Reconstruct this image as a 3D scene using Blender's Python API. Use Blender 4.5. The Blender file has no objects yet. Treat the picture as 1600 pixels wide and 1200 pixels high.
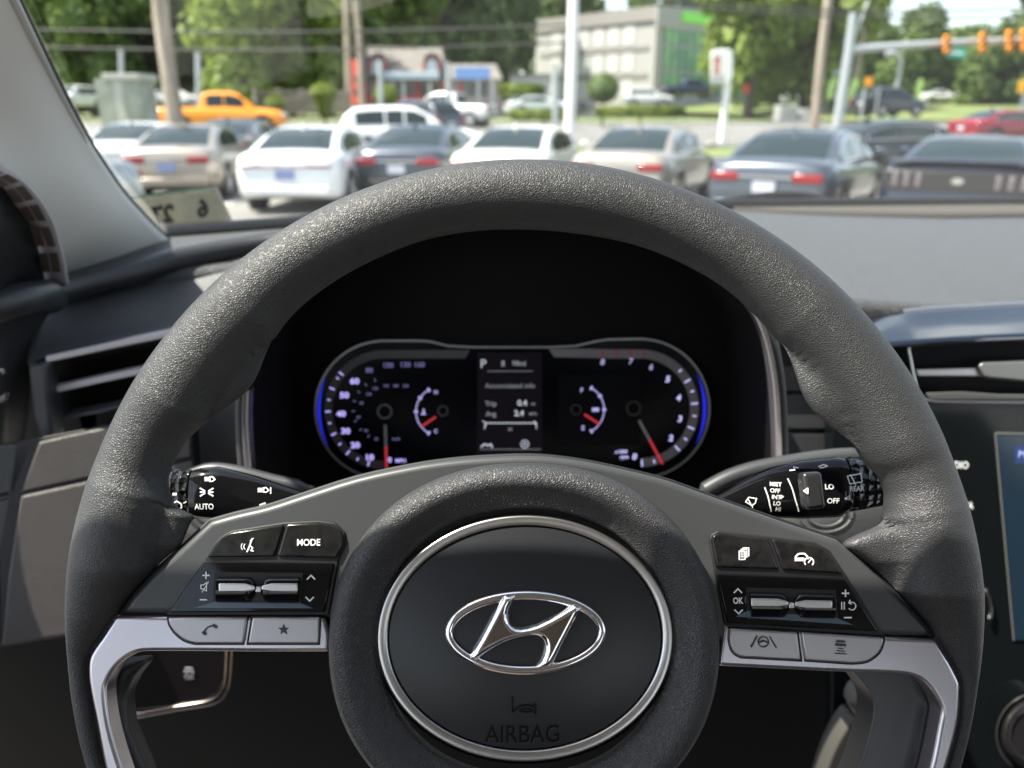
import bpy, bmesh, math, random
from mathutils import Vector, Matrix
S = bpy.context.scene
COL = S.collection
R = math.radians
random.seed(7)

# ---------------------------------------------------------------- camera, light, exposure
F, PITCH, EYE = 1202.0, R(19.6), 1.62
FW = Vector((0, math.cos(PITCH), -math.sin(PITCH)))
UP = Vector((0, math.sin(PITCH), math.cos(PITCH)))
CAM = Vector((0, 0, EYE))
cd = bpy.data.cameras.new('camera'); cam = bpy.data.objects.new('camera', cd); COL.objects.link(cam)
cam.location = CAM; cam.rotation_euler = (R(90) - PITCH, 0, 0)
cd.sensor_width = 36; cd.lens = F / 1600 * 36; cd.clip_start = 0.02; cd.clip_end = 3000
cd.dof.use_dof = True; cd.dof.focus_distance = 0.325; cd.dof.aperture_fstop = 8.4
S.camera = cam
SUN_AZ, SUN_EL = R(-97), R(60)          # measured clockwise from straight ahead
w = bpy.data.worlds.new('World'); S.world = w; w.use_nodes = True
nt = w.node_tree; bgn = nt.nodes['Background']
sky = nt.nodes.new('ShaderNodeTexSky'); sky.sky_type = 'NISHITA'; sky.sun_disc = False
sky.sun_elevation = SUN_EL; sky.sun_rotation = SUN_AZ
sky.air_density = 1.0; sky.dust_density = 1.2
tc = nt.nodes.new('ShaderNodeTexCoord')
cn = nt.nodes.new('ShaderNodeTexNoise'); cn.inputs['Scale'].default_value = 2.6; cn.inputs['Detail'].default_value = 7
cmap = nt.nodes.new('ShaderNodeMapping'); cmap.inputs['Scale'].default_value = (1, 1, 3)
cr_ = nt.nodes.new('ShaderNodeValToRGB'); cr_.color_ramp.elements[0].position = .54; cr_.color_ramp.elements[1].position = .68
cr_.color_ramp.elements[1].color = (.75, .75, .75, 1)
cm = nt.nodes.new('ShaderNodeMixRGB'); cm.inputs[2].default_value = (7.5, 7.5, 7.6, 1)
nt.links.new(tc.outputs['Generated'], cmap.inputs[0]); nt.links.new(cmap.outputs[0], cn.inputs['Vector'])
nt.links.new(cn.outputs['Fac'], cr_.inputs[0]); nt.links.new(cr_.outputs[0], cm.inputs[0])
hs_ = nt.nodes.new('ShaderNodeHueSaturation'); hs_.inputs['Saturation'].default_value = .62; nt.links.new(sky.outputs[0], hs_.inputs['Color']); nt.links.new(hs_.outputs[0], cm.inputs[1]); nt.links.new(cm.outputs[0], bgn.inputs[0])
bgn.inputs[1].default_value = 0.12
sd = bpy.data.lights.new('sun', 'SUN'); sd.energy = 4.6; sd.angle = R(0.5); sd.color = (1, .93, .84)
so = bpy.data.objects.new('sun', sd); COL.objects.link(so); so.location = (-5, -3, 8)
SDIR = Vector((math.sin(SUN_AZ) * math.cos(SUN_EL), math.cos(SUN_AZ) * math.cos(SUN_EL), math.sin(SUN_EL)))
so.rotation_euler = (-SDIR).to_track_quat('-Z', 'Y').to_euler()
S.view_settings.view_transform = 'Standard'; S.view_settings.look = 'None'; S.view_settings.gamma = 1
S.view_settings.exposure = 1.68
S.cycles.use_denoising = True
S.cycles.max_bounces = 8; S.cycles.transparent_max_bounces = 16
S.cycles.sample_clamp_indirect = 6; S.cycles.caustics_reflective = False; S.cycles.caustics_refractive = False

# ---------------------------------------------------------------- helpers
def ray(px, py): return FW + Vector((1, 0, 0)) * ((px - 800) / F) + UP * ((600 - py) / F)
def P(px, py, Y):
    d = ray(px, py); return CAM + d * (Y / d.y)
def PX(px, py, X):
    d = ray(px, py); return CAM + d * (X / d.x)
class Fr:                                   # a plane in the car: origin o, right r, up u, normal n towards the driver
    def __init__(s, o, tilt, yaw=0):
        m = Matrix.Rotation(yaw, 3, 'Z')
        s.o = Vector(o); s.r = m @ Vector((1, 0, 0)); s.u = m @ Vector((0, math.sin(tilt), math.cos(tilt)))
        s.n = m @ Vector((0, -math.cos(tilt), math.sin(tilt)))
    def w(s, px, py, h=0):                  # photo position -> point on the plane raised by h
        d = ray(px, py); t = ((s.o + s.n * h - CAM).dot(s.n)) / d.dot(s.n); return CAM + d * t
    def uv(s, px, py, h=0):
        q = s.w(px, py, h) - s.o; return (q.dot(s.r), q.dot(s.u))
    def p(s, u, v, h=0): return s.o + s.r * u + s.u * v + s.n * h
    def mat(s):
        m = Matrix((s.r, s.u, s.n)).transposed().to_4x4(); m.translation = s.o; return m
def cr(pts, seg=6, closed=False):           # Catmull-Rom through points of any dimension
    n = len(pts); out = []
    rng = range(n) if closed else range(n - 1)
    for i in rng:
        g = (lambda k: pts[k % n]) if closed else (lambda k: pts[min(max(k, 0), n - 1)])
        p0, p1, p2, p3 = g(i - 1), g(i), g(i + 1), g(i + 2)
        for k in range(seg):
            t = k / seg
            out.append(tuple(.5 * (2 * b + (c - a) * t + (2 * a - 5 * b + 4 * c - d) * t * t + (3 * b - a - 3 * c + d) * t ** 3) for a, b, c, d in zip(p0, p1, p2, p3)))
    if not closed: out.append(tuple(pts[-1]))
    return out
def lerp(a, b, t): return a + (b - a) * t
def interp(x, xs, ys):
    if x <= xs[0]: return ys[0]
    for i in range(1, len(xs)):
        if x <= xs[i]: return lerp(ys[i - 1], ys[i], (x - xs[i - 1]) / (xs[i] - xs[i - 1]))
    return ys[-1]
WM = {}
def tag(o, label=None, cat=None, group=None, kind=None):
    if label: o['label'] = label
    if cat: o['category'] = cat
    if group: o['group'] = group
    if kind: o['kind'] = kind
    return o
def thing(name, label, cat, loc=(0, 0, 0), rotz=0, group=None, mat=None):
    o = bpy.data.objects.new(name, None); COL.objects.link(o); o.empty_display_size = .1
    m = mat or (Matrix.Translation(Vector(loc)) @ Matrix.Rotation(rotz, 4, 'Z'))
    o.matrix_world = m; WM[o] = m.copy()
    return tag(o, label, cat, group)
class MB:
    def __init__(s): s.v = []; s.f = []
    def add(s, vs, fs):
        b = len(s.v); s.v += [Vector(v) for v in vs]; s.f += [tuple(i + b for i in f) for f in fs]; return s
    def xf(s, m):
        s.v = [m @ v for v in s.v]; return s
    def box(s, lo, hi, m=None):
        x0, y0, z0 = lo; x1, y1, z1 = hi
        vs = [Vector(q) for q in ((x0, y0, z0), (x1, y0, z0), (x1, y1, z0), (x0, y1, z0), (x0, y0, z1), (x1, y0, z1), (x1, y1, z1), (x0, y1, z1))]
        if m: vs = [m @ v for v in vs]
        return s.add(vs, [(0, 3, 2, 1), (4, 5, 6, 7), (0, 1, 5, 4), (1, 2, 6, 5), (2, 3, 7, 6), (3, 0, 4, 7)])
    def prism(s, bot, top):                 # two matching outlines
        n = len(bot)
        return s.add(list(bot) + list(top), [tuple(range(n))[::-1], tuple(range(n, 2 * n))] + [(i, (i + 1) % n, n + (i + 1) % n, n + i) for i in range(n)])
    def tube(s, pts, rad, n=8, cap=True):
        pts = [Vector(p) for p in pts]; rings = []
        for i, p in enumerate(pts):
            t = (pts[min(i + 1, len(pts) - 1)] - pts[max(i - 1, 0)]).normalized()
            a = Vector((0, 0, 1)) if abs(t.z) < .9 else Vector((1, 0, 0))
            x = t.cross(a).normalized(); y = t.cross(x)
            r = rad[i] if isinstance(rad, (list, tuple)) else rad
            rings.append([p + (x * math.cos(k * 2 * math.pi / n) + y * math.sin(k * 2 * math.pi / n)) * r for k in range(n)])
        return s.loft(rings, True, cap)
    def loft(s, rows, closed=False, cap=False):
        m = len(rows[0]); vs = [v for r in rows for v in r]; fs = []
        for i in range(len(rows) - 1):
            for j in range(m if closed else m - 1):
                k = (j + 1) % m
                fs.append((i * m + j, i * m + k, (i + 1) * m + k, (i + 1) * m + j))
        if cap: fs += [tuple(range(m))[::-1], tuple(range((len(rows) - 1) * m, len(rows) * m))]
        return s.add(vs, fs)
    def stroke(s, fr, pts, wd, h, closed=False, th=.0003):   # flat drawn line on a frame, pts in uv
        pts = [Vector(p) for p in pts]; n = len(pts)
        seg = [(i, (i + 1) % n) for i in range(n if closed else n - 1)]
        for a, b in seg:
            d = (pts[b] - pts[a])
            if d.length < 1e-7: continue
            d.normalize(); q = Vector((-d.y, d.x)) * wd / 2; e = d * wd * .3
            cs = [pts[a] - e - q, pts[b] + e - q, pts[b] + e + q, pts[a] - e + q]
            hh = h if not callable(h) else None
            H = [(hh if hh is not None else h(c.x, c.y)) for c in cs]
            s.prism([fr.p(c.x, c.y, k) for c, k in zip(cs, H)], [fr.p(c.x, c.y, k + th) for c, k in zip(cs, H)])
        return s
    def build(s, name, mat, parent=None, smooth=True, bevel=0, bseg=3, sub=0, label=None, ang=40, flat=False):
        me = bpy.data.meshes.new(name)
        vs = s.v
        if parent is not None and parent in WM:
            inv = WM[parent].inverted(); vs = [inv @ v for v in vs]
        me.from_pydata([tuple(v) for v in vs], [], s.f); me.update()
        bm = bmesh.new(); bm.from_mesh(me); bmesh.ops.recalc_face_normals(bm, faces=bm.faces) if not flat else None; bm.to_mesh(me); bm.free()
        me.materials.append(mat)
        o = bpy.data.objects.new(name, me); COL.objects.link(o)
        if parent is not None: o.parent = parent; WM[o] = WM[parent]
        else: WM[o] = Matrix.Identity(4)
        if bevel:
            b = o.modifiers.new('bevel', 'BEVEL'); b.width = bevel; b.segments = bseg; b.limit_method = 'ANGLE'; b.angle_limit = R(32)
        if sub:
            q = o.modifiers.new('sub', 'SUBSURF'); q.levels = sub; q.render_levels = sub
        if smooth:
            for p in me.polygons: p.use_smooth = True
            if ang < 180 and not sub:
                try: me.set_sharp_from_angle(angle=R(ang))
                except Exception: pass
        if label: o['label'] = label
        return o
_tc = {}
def text_geo(s, size=1, bold=0.0, shear=0.0, align='CENTER'):
    key = (s, size, bold, shear, align)
    if key not in _tc:
        cu = bpy.data.curves.new('txt', 'FONT'); cu.body = s; cu.size = size; cu.offset = bold; cu.shear = shear
        cu.align_x = align; cu.align_y = 'CENTER'; cu.resolution_u = 3
        ob = bpy.data.objects.new('txt', cu); COL.objects.link(ob); bpy.context.view_layer.update()
        me = ob.to_mesh(); _tc[key] = ([tuple(v.co) for v in me.vertices], [tuple(p.vertices) for p in me.polygons])
        ob.to_mesh_clear(); bpy.data.objects.remove(ob); bpy.data.curves.remove(cu)
    return _tc[key]
def put_text(mb, fr, s, u, v, size, h, rot=0, mirror=False, bold=0.0, shear=0, sx=1, align='CENTER'):
    vs, fs = text_geo(s, 1, bold, shear, align); c, sn = math.cos(rot), math.sin(rot); out = []
    for x, y, z in vs:
        x *= size * sx * (-1 if mirror else 1); y *= size
        a, b = u + x * c - y * sn, v + x * sn + y * c
        out.append(fr.p(a, b, h(a, b) if callable(h) else h))
    mb.add(out, fs)

# ---------------------------------------------------------------- materials
def M(name, col, rough=.5, metal=0, bump=None, emit=None, spec=.5, coat=0, colvar=None, sheen=0, ior=None, coords='Object', stretch=None):
    m = bpy.data.materials.new(name); m.use_nodes = True; t = m.node_tree; b = t.nodes['Principled BSDF']
    b.inputs['Base Color'].default_value = (*col, 1); b.inputs['Roughness'].default_value = rough; b.inputs['Metallic'].default_value = metal
    b.inputs['Specular IOR Level'].default_value = spec
    if coat: b.inputs['Coat Weight'].default_value = coat; b.inputs['Coat Roughness'].default_value = .04
    if sheen: b.inputs['Sheen Weight'].default_value = sheen; b.inputs['Sheen Roughness'].default_value = .4
    if emit: b.inputs['Emission Color'].default_value = (*emit[0], 1); b.inputs['Emission Strength'].default_value = emit[1]
    c = None
    if bump or colvar:
        c = t.nodes.new('ShaderNodeTexCoord').outputs[coords]
        if stretch:
            mp = t.nodes.new('ShaderNodeMapping'); mp.inputs['Scale'].default_value = stretch; t.links.new(c, mp.inputs[0]); c = mp.outputs[0]
    if colvar:
        n = t.nodes.new('ShaderNodeTexNoise'); n.inputs['Scale'].default_value = colvar[0]; n.inputs['Detail'].default_value = 5
        r = t.nodes.new('ShaderNodeValToRGB'); r.color_ramp.elements[0].color = (*colvar[1], 1); r.color_ramp.elements[1].color = (*colvar[2], 1)
        r.color_ramp.elements[0].position = .35; r.color_ramp.elements[1].position = .65
        t.links.new(c, n.inputs['Vector']); t.links.new(n.outputs['Fac'], r.inputs[0]); t.links.new(r.outputs[0], b.inputs['Base Color'])
    if bump:
        kind, sc, st, dist = bump
        bn = t.nodes.new('ShaderNodeBump'); bn.inputs['Strength'].default_value = st; bn.inputs['Distance'].default_value = dist
        if kind == 'leather':
            nz = t.nodes.new('ShaderNodeTexNoise'); nz.inputs['Scale'].default_value = sc * .35; nz.inputs['Detail'].default_value = 0
            mx = t.nodes.new('ShaderNodeVectorMath'); mx.operation = 'MULTIPLY_ADD'; mx.inputs[1].default_value = (.7 / sc,) * 3
            t.links.new(c, nz.inputs['Vector']); t.links.new(nz.outputs['Color'], mx.inputs[0]); t.links.new(c, mx.inputs[2])
            v = t.nodes.new('ShaderNodeTexVoronoi'); v.feature = 'DISTANCE_TO_EDGE'; v.inputs['Scale'].default_value = sc
            t.links.new(mx.outputs[0], v.inputs['Vector'])
            rp = t.nodes.new('ShaderNodeValToRGB'); rp.color_ramp.interpolation = 'EASE'
            rp.color_ramp.elements[0].position = 0; rp.color_ramp.elements[1].position = .38
            t.links.new(v.outputs['Distance'], rp.inputs[0]); t.links.new(rp.outputs[0], bn.inputs['Height'])
        elif kind == 'hex':
            v = t.nodes.new('ShaderNodeTexVoronoi'); v.inputs['Scale'].default_value = sc; v.inputs['Randomness'].default_value = .25
            t.links.new(c, v.inputs['Vector']); t.links.new(v.outputs['Distance'], bn.inputs['Height'])
        elif kind == 'wave':
            v = t.nodes.new('ShaderNodeTexWave'); v.inputs['Scale'].default_value = sc; t.links.new(c, v.inputs['Vector']); t.links.new(v.outputs['Fac'], bn.inputs['Height'])
        else:
            v = t.nodes.new('ShaderNodeTexNoise'); v.inputs['Scale'].default_value = sc; v.inputs['Detail'].default_value = 4
            t.links.new(c, v.inputs['Vector']); t.links.new(v.outputs['Fac'], bn.inputs['Height'])
        t.links.new(bn.outputs[0], b.inputs['Normal'])
    return m
leather = M('wheel leather', (.030, .0305, .032), .50, bump=('leather', 1080, .52, .00034), spec=.5)
leather2 = M('airbag cover vinyl', (.030, .030, .032), .46, bump=('leather', 1050, .6, .00034), spec=.5)
bezel_m = M('satin grey plastic', (.040, .042, .044), .42, bump=('noise', 3000, .06, .0003))
plate_m = M('smooth dark plastic', (.016, .017, .02), .36, bump=('noise', 2500, .10, .0003))
piano = M('gloss black', (.005, .005, .006), .05, spec=.35, bump=('noise', 60, .015, .001))
button_m = M('button black', (.007, .007, .008), .16, spec=.3, colvar=(260, (.007, .007, .008), (.014, .014, .013)))
silver = M('satin silver paint', (.50, .475, .50), .27, metal=.9, bump=('noise', 4000, .05, .0002))
silver_btn = M('silver button paint', (.40, .385, .395), .36, metal=.8, bump=('noise', 4000, .05, .0002))
chrome_letter = M('chrome moulded', (.86, .85, .86), .05, metal=1)
chrome = M('chrome', (.86, .86, .88), .045, metal=1)
brushed = M('brushed trim', (.60, .59, .58), .30, metal=1)
vent_silver = M('vent silver', (.62, .59, .60), .35, metal=.1)
gap_m = M('dark gap', (.004, .004, .005), .6)
white_ink = M('white print', (.85, .85, .85), .5)
dark_ink = M('dark print', (.03, .03, .035), .5)
dash_m = M('dash pad', (.044, .046, .049), .5, bump=('leather', 620, .8, .0006), sheen=.15)
dash_hard = M('hard dash plastic', (.058, .060, .064), .42, bump=('leather', 1100, .3, .0004))
dash_low = M('lower dash plastic', (.042, .037, .034), .45, bump=('leather', 1000, .4, .0005))
dash_black = M('black plastic', (.012, .012, .014), .45)
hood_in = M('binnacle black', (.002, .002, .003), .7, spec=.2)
pillar_m = M('pillar fabric', (.76, .75, .71), .85, bump=('wave', 520, .12, .0004))
trim_grey = M('pale grey trim', (.46, .45, .43), .6)
grill_m = M('pale pink grey grille', (.42, .38, .38), .55)
deep = M('deep black', (.002, .002, .003), .8)
face_m = M('gauge face', (.0025, .003, .005), .25, spec=.12)
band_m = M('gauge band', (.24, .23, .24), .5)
lav = M('lit gauge figures', (.1, .1, .2), .6, emit=((.42, .36, .85), .42))
lav_dim = M('dim gauge figures', (.05, .05, .1), .6, emit=((.35, .32, .75), .10))
blue_lit = M('blue light line', (.01, .01, .2), .4, emit=((.02, .03, .9), .2))
needle_w = M('needle pale', (.35, .36, .38), .5)
needle_r = M('needle red', (.7, .04, .06), .5, emit=((.9, .05, .08), .12))
lcd = M('small display', (.004, .003, .005), .5, spec=.15, emit=((.3, .22, .35), .003))
lcd_txt = M('display text', (.1, .1, .1), .5, emit=((.75, .78, .9), .20))
lcd_dim = M('dim display text', (.1, .1, .1), .5, emit=((.75, .78, .9), .07))
red_dim = M('red marks', (.3, .02, .02), .5, emit=((.8, .04, .04), .05))
# ---------------------------------------------------------------- steering wheel
_c = ray(823.7, 933.8).normalized() * .3269 + CAM
WF = Fr(_c, R(26.45), .0146)
wheel = thing('steering_wheel', 'dark grey leather-grained steering wheel with satin silver lower spokes in front of the dials', 'steering wheel', mat=WF.mat())
RO = .1862
def pol(px, py, h=0):
    u, v = WF.uv(px, py, h); return (math.degrees(math.atan2(v, u)) % 360, math.hypot(u, v))
inner_px = [(830,357),(702,364),(650,376),(595,399),(550,420),(514,442),(461,483),(430,516),(410,560),(404,612),(345,640),(312,665),(285,692),(268,722),(258,750),(262,776),(276,796),(302,808),(327,812),
            (283,853),(237,895),(205,930),(184,960),(160,992),(141,1022),(137,1050),(145,1110),(163,1200)]
inner_pxr = [(928,367),(998,381),(1079,415),(1132,445),(1170,477),(1202,515),(1225,530),(1240,570),(1247,610),(1254,637),(1275,652),(1312,677),(1340,700),(1358,727),(1375,742),(1387,772),(1385,807),(1362,830),(1332,839),(1311,842),
             (1311,851),(1350,876),(1400,922),(1450,977),(1462,998),(1484,1034),(1498,1062),(1501,1078),(1497,1134),(1480,1200)]
prof = []
for p in inner_px: prof.append(pol(*p))
for p in inner_pxr: prof.append(pol(*p))
prof.sort()
low = [(a, r) for a, r in prof]
a_last = max(a for a, r in low if a < 300); a_first = min(a if a < 180 else a - 360 for a, r in low)
low += [(a_last + 8, .150), (270, .152), (360 + a_first - 8, .150)]
low.sort()
xs = [a - 360 for a, r in low] + [a for a, r in low] + [a + 360 for a, r in low]; ys = [r for a, r in low] * 3
def rin(a):
    v0 = interp(a, xs, ys)
    if 28 < a % 360 < 152: return sum(interp(a + d, xs, ys) * g for d, g in zip((-6, -4.5, -3, -1.5, 0, 1.5, 3, 4.5, 6), (1, 2, 3, 4, 4, 4, 3, 2, 1))) / 24
    return v0
mb = MB(); rows = []
NS = 720; TOPN = 22
for i in range(NS):
    a = i * 360 / NS; ri = (rin(a - .5) + rin(a) * 2 + rin(a + .5)) / 4; wd = RO - ri; rt = min(wd / 2, .0168)
    ca, sa = math.cos(R(a)), math.sin(R(a)); ring = []
    def tube(x): return rt * .97 * math.sqrt(max(0, 1 - ((x - rt) / rt) ** 2)) if x < 2 * rt else 0
    def ext(x):
        if wd < 2 * rt + .0005: return 0
        e = lerp(.0125, .0045, min(1, max(0, x / wd)))
        q = .006
        if x > wd - q: e *= math.sqrt(max(0, 1 - ((x - (wd - q)) / q) ** 2))
        if x < rt: e = 0
        return e
    k = min(1, max(0, (wd - 2 * rt) / .012))
    for j in range(TOPN + 1):
        x = wd * .5 * (1 - math.cos(math.pi * j / TOPN)); tt, e = tube(x), ext(x) * k
        h = (tt ** 4 + e ** 4) ** .25
        ring.append(Vector(((RO - x) * ca, (RO - x) * sa, h)))
    for j in range(1, TOPN):
        x = wd * .5 * (1 + math.cos(math.pi * j / TOPN)); tt, e = tube(x), ext(x) * k * .7
        ring.append(Vector(((RO - x) * ca, (RO - x) * sa, -(tt ** 4 + e ** 4) ** .25)))
    rows.append(ring)
rows.append(rows[0])
mb.loft(rows, True)
mb.xf(WF.mat())
mb.build('rim', leather, wheel, ang=180)

def plate(name, px, h1, h0, mat, parent, bevel=.0006, fr=None, bseg=3, tophole=None, label=None, smooth_pts=0):
    fr = fr or WF
    pts = [fr.uv(x, y, h1) for x, y in px]
    mb = MB(); mb.prism([fr.p(u, v, h0) for u, v in pts], [fr.p(u, v, h1) for u, v in pts])
    return mb.build(name, mat, parent, bevel=bevel, bseg=bseg, label=label)
def shrink(pts, k):                        # move outline inwards by k pixels
    n = len(pts); A = sum(pts[i][0] * pts[(i + 1) % n][1] - pts[(i + 1) % n][0] * pts[i][1] for i in range(n)); sg = 1 if A > 0 else -1
    out = []
    for i in range(n):
        a, b, c = Vector(pts[i - 1]), Vector(pts[i]), Vector(pts[(i + 1) % n])
        d1, d2 = (b - a), (c - b)
        if d1.length < 1e-6 or d2.length < 1e-6: out.append(tuple(b)); continue
        d1.normalize(); d2.normalize(); n1 = Vector((-d1.y, d1.x)) * sg; n2 = Vector((-d2.y, d2.x)) * sg
        q = n1 + n2; q = q / max(.35, q.length_squared / 2) if q.length > 1e-3 else n1
        out.append(tuple(b + q * k))
    return out

# grey upper spoke frame
arch = cr([(327,812),(370,800),(417,789),(475,770),(557,744),(640,726),(700,717),(760,712),(827,710),(880,714),(940,724),(1030,745),(1080,762),(1132,781),(1200,805),(1262,826),(1311,842)], 3)
frame_px = arch + [(1350,876),(1400,922),(1450,977),(1460,997),(1383,996),(1250,986),(1100,1010),(820,1010),(540,985),(500,962),(262,962),(184,960),(205,930),(237,895),(283,853)]
o = plate('spoke_frame', shrink(frame_px, 1.5), .004, -.012, bezel_m, wheel, bevel=.0035, bseg=5)
# dark seam under the frame edge
plate('frame_seam', shrink(frame_px, -2.0), -.0005, -.013, gap_m, wheel, bevel=.001)

# silver lower spokes
sl = [(180,963),(262,963),(508,963),(515,990),(514,1019)] + cr([(400,1019),(250,1018),(212,1021),(185,1038),(168,1062),(164,1085),(171,1137),(190,1203),(215,1270)], 4) + cr([(180,1270),(163,1200),(150,1130),(140,1080),(137,1048),(141,1024),(160,995)], 3)
plate('silver_spoke', sl, .0045, -.006, silver, wheel, bevel=.0016, bseg=4)
sr = [(1130,976),(1245,984),(1383,995),(1462,999)] + cr([(1484,1034),(1498,1062),(1501,1078),(1497,1134),(1480,1200),(1460,1260)], 4) + [(1430,1270)] + cr([(1438,1250),(1456,1200),(1468,1140),(1472,1112),(1462,1088),(1446,1068),(1425,1057),(1390,1053),(1300,1050),(1122,1041)], 4)
plate('silver_spoke', sr, .0045, -.006, silver, wheel, bevel=.0016, bseg=4)
# grey back covers of the lower spokes
bc = cr([(1330,1045),(1350,1068),(1363,1090),(1365,1120),(1350,1180),(1330,1230)], 4) + [(1440,1260),(1462,1200),(1476,1120),(1465,1075),(1420,1045)]
plate('spoke_back_cover', bc, -.006, -.022, M('satin dark cover', (.045, .044, .047), .3), wheel, bevel=.008, bseg=5)
bc = [(150,1040),(230,1030),(205,1060),(190,1090),(195,1140),(225,1210),(240,1270),(190,1270),(165,1200),(150,1120)]
plate('spoke_back_cover', bc, -.008, -.022, dash_black, wheel, bevel=.006, bseg=5)

# airbag cover: elliptical, raised leather ring dipping to the trim ring
hc = WF.uv(820, 1001, .010); ax = WF.uv(1128, 1001, .010)[0] - hc[0]; bt = WF.uv(820, 722, .010)[1] - hc[1]; bb = bt * 1.02
def ell(t, kx, ky=None, h=0):
    ky = kx if ky is None else ky; c, s_ = math.cos(t), math.sin(t)
    e = .93; x = abs(c) ** e * (1 if c > 0 else -1); y = abs(s_) ** e * (1 if s_ > 0 else -1)
    return WF.p(hc[0] + ax * kx * x, hc[1] + (bt if y > 0 else bb) * ky * y, h)
N = 160
sec = [(1.0, -.012), (1.0, .002), (.992, .0085), (.975, .0125), (.95, .0150), (.92, .0163), (.89, .0166), (.86, .0158), (.83, .0140), (.80, .0118), (.775, .0100), (.752, .0088), (.735, .0084), (.735, .002)]
mb = MB(); mb.loft([[ell(k * 2 * math.pi / N, kk, None, h) for k in range(N)] for kk, h in sec], True)
cover = mb.build('airbag_cover', leather2, wheel, ang=180)
# trim ring and centre plate, in their own ellipse
c2 = WF.uv(821, 994, .010); a2 = (WF.uv(1052, 994, .010)[0] - WF.uv(590, 994, .010)[0]) / 2; b2 = (WF.uv(821, 802, .010)[1] - WF.uv(821, 1187, .010)[1]) / 2
def el2(t, d, h): return WF.p(c2[0] + (a2 - d) * math.cos(t), c2[1] + (b2 - d) * math.sin(t), h)
mb = MB(); mb.loft([[el2(k * 2 * math.pi / N, d, h) for k in range(N)] for d, h in [(0, .004), (0, .0098), (.0003, .0104), (.0009, .0106), (.0034, .0103), (.0040, .0098), (.0042, .004)]], True)
mb.build('trim_ring', brushed, wheel, ang=50)
def dome(u, v):
    q = math.hypot((u - c2[0]) / (a2 - .004), (v - c2[1]) / (b2 - .004)); return .0093 + .0042 * (1 - min(1, q) ** 2.4)
rows = []
for i in range(25):
    q = i / 24; d = .00465
    rows.append([WF.p(c2[0] + (a2 - d) * q * math.cos(t), c2[1] + (b2 - d) * q * math.sin(t), dome(c2[0] + (a2 - d) * q * math.cos(t), c2[1] + (b2 - d) * q * math.sin(t))) for t in [k * 2 * math.pi / N for k in range(N)]])
rows.append([WF.p(*c2, 0) + (r - WF.p(c2[0], c2[1], dome(*c2))) - WF.n * .004 + WF.n * .0135 for r in rows[-1]])
mb = MB(); mb.loft(rows, True)
cplate = mb.build('centre_plate', plate_m, wheel, ang=60)
mb = MB(); mb.loft([[el2(k * 2 * math.pi / N, d, h) for k in range(N)] for d, h in [(-.0012, .0092), (-.0012, .0060), (.006, .0060), (.006, .0088)]], True); mb.build('ring_gap', gap_m, wheel)

# emblem: oval ring with slanted letter, traced on the plate
eu, ev = WF.uv(821.5, 989, .0145); ea = (WF.uv(948, 989, .0145)[0] - WF.uv(694, 989, .0145)[0]) / 2; eb = (WF.uv(821, 922, .0145)[1] - WF.uv(821, 1056, .0145)[1]) / 2
rows = []
for i in range(120):
    t = i * 2 * math.pi / 120; c, s_ = math.cos(t), math.sin(t)
    nrm = Vector((c / ea, s_ / eb)).normalized(); wdt = .0034 + .0005 * abs(s_); ring = []
    for k in range(10):
        q = k * 2 * math.pi / 10
        off = -wdt / 2 + math.cos(q) * wdt / 2
        uu, vv = eu + ea * c + nrm.x * off, ev + eb * s_ + nrm.y * off
        ring.append(WF.p(uu, vv, dome(uu, vv) + .0004 + .0017 * max(-.4, math.sin(q))))
    rows.append(ring)
rows.append(rows[0]); mb = MB(); mb.loft(rows, True)
emb = mb.build('emblem', chrome, wheel, ang=180)
def ez(x, y): return (580 + x * .34164, 790 + y * .34164)      # close-up coordinates -> photo
Hpx = [(600,412),(632,405),(665,408),(638,470),(632,515),(648,545),(685,556),(760,538),(850,492),(925,447),(946,455),(963,468),(932,535),(880,635),(832,725),(795,742),(745,745),(772,705),(788,660),(782,620),(755,603),(700,606),(610,632),(520,682),(475,708),(447,690),(495,605),(550,503)]
Huv = cr([WF.uv(*ez(x, y), .0145) for x, y in Hpx], 2, True)
# faceted: outline at low height, inner line raised
def inset(pts, k):
    n = len(pts); A = sum(pts[i][0] * pts[(i + 1) % n][1] - pts[(i + 1) % n][0] * pts[i][1] for i in range(n)); sg = 1 if A > 0 else -1; out = []
    for i in range(n):
        d = (Vector(pts[(i + 1) % n]) - Vector(pts[i - 1])).normalized(); out.append((pts[i][0] - d.y * sg * k, pts[i][1] + d.x * sg * k))
    return out
from mathutils.geometry import delaunay_2d_cdt
def seg_d(p, a, b):
    t = max(0, min(1, (p - a).dot(b - a) / max(1e-12, (b - a).length_squared))); return (p - (a + (b - a) * t)).length
ov = [Vector(q) for q in Huv]; no = len(ov)
def inside(p):
    c = False
    for k in range(no):
        a, b = ov[k - 1], ov[k]
        if (a.y > p.y) != (b.y > p.y) and p.x < (b.x - a.x) * (p.y - a.y) / (b.y - a.y) + a.x: c = not c
    return c
def bd(p): return min(seg_d(p, ov[k - 1], ov[k]) for k in range(no))
pts = list(ov); x0, x1 = min(p.x for p in ov), max(p.x for p in ov); y0, y1 = min(p.y for p in ov), max(p.y for p in ov); st_ = .00042
for iy in range(int((y1 - y0) / st_) + 1):
    for ix in range(int((x1 - x0) / st_) + 1):
        p = Vector((x0 + (ix + .5 * (iy % 2)) * st_, y0 + iy * st_))
        if inside(p) and bd(p) > st_ * .4: pts.append(p)
r_ = delaunay_2d_cdt(pts, [(k, (k + 1) % no) for k in range(no)], [], 1, 1e-7)
D0 = dome(*c2); vv_ = []
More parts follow.
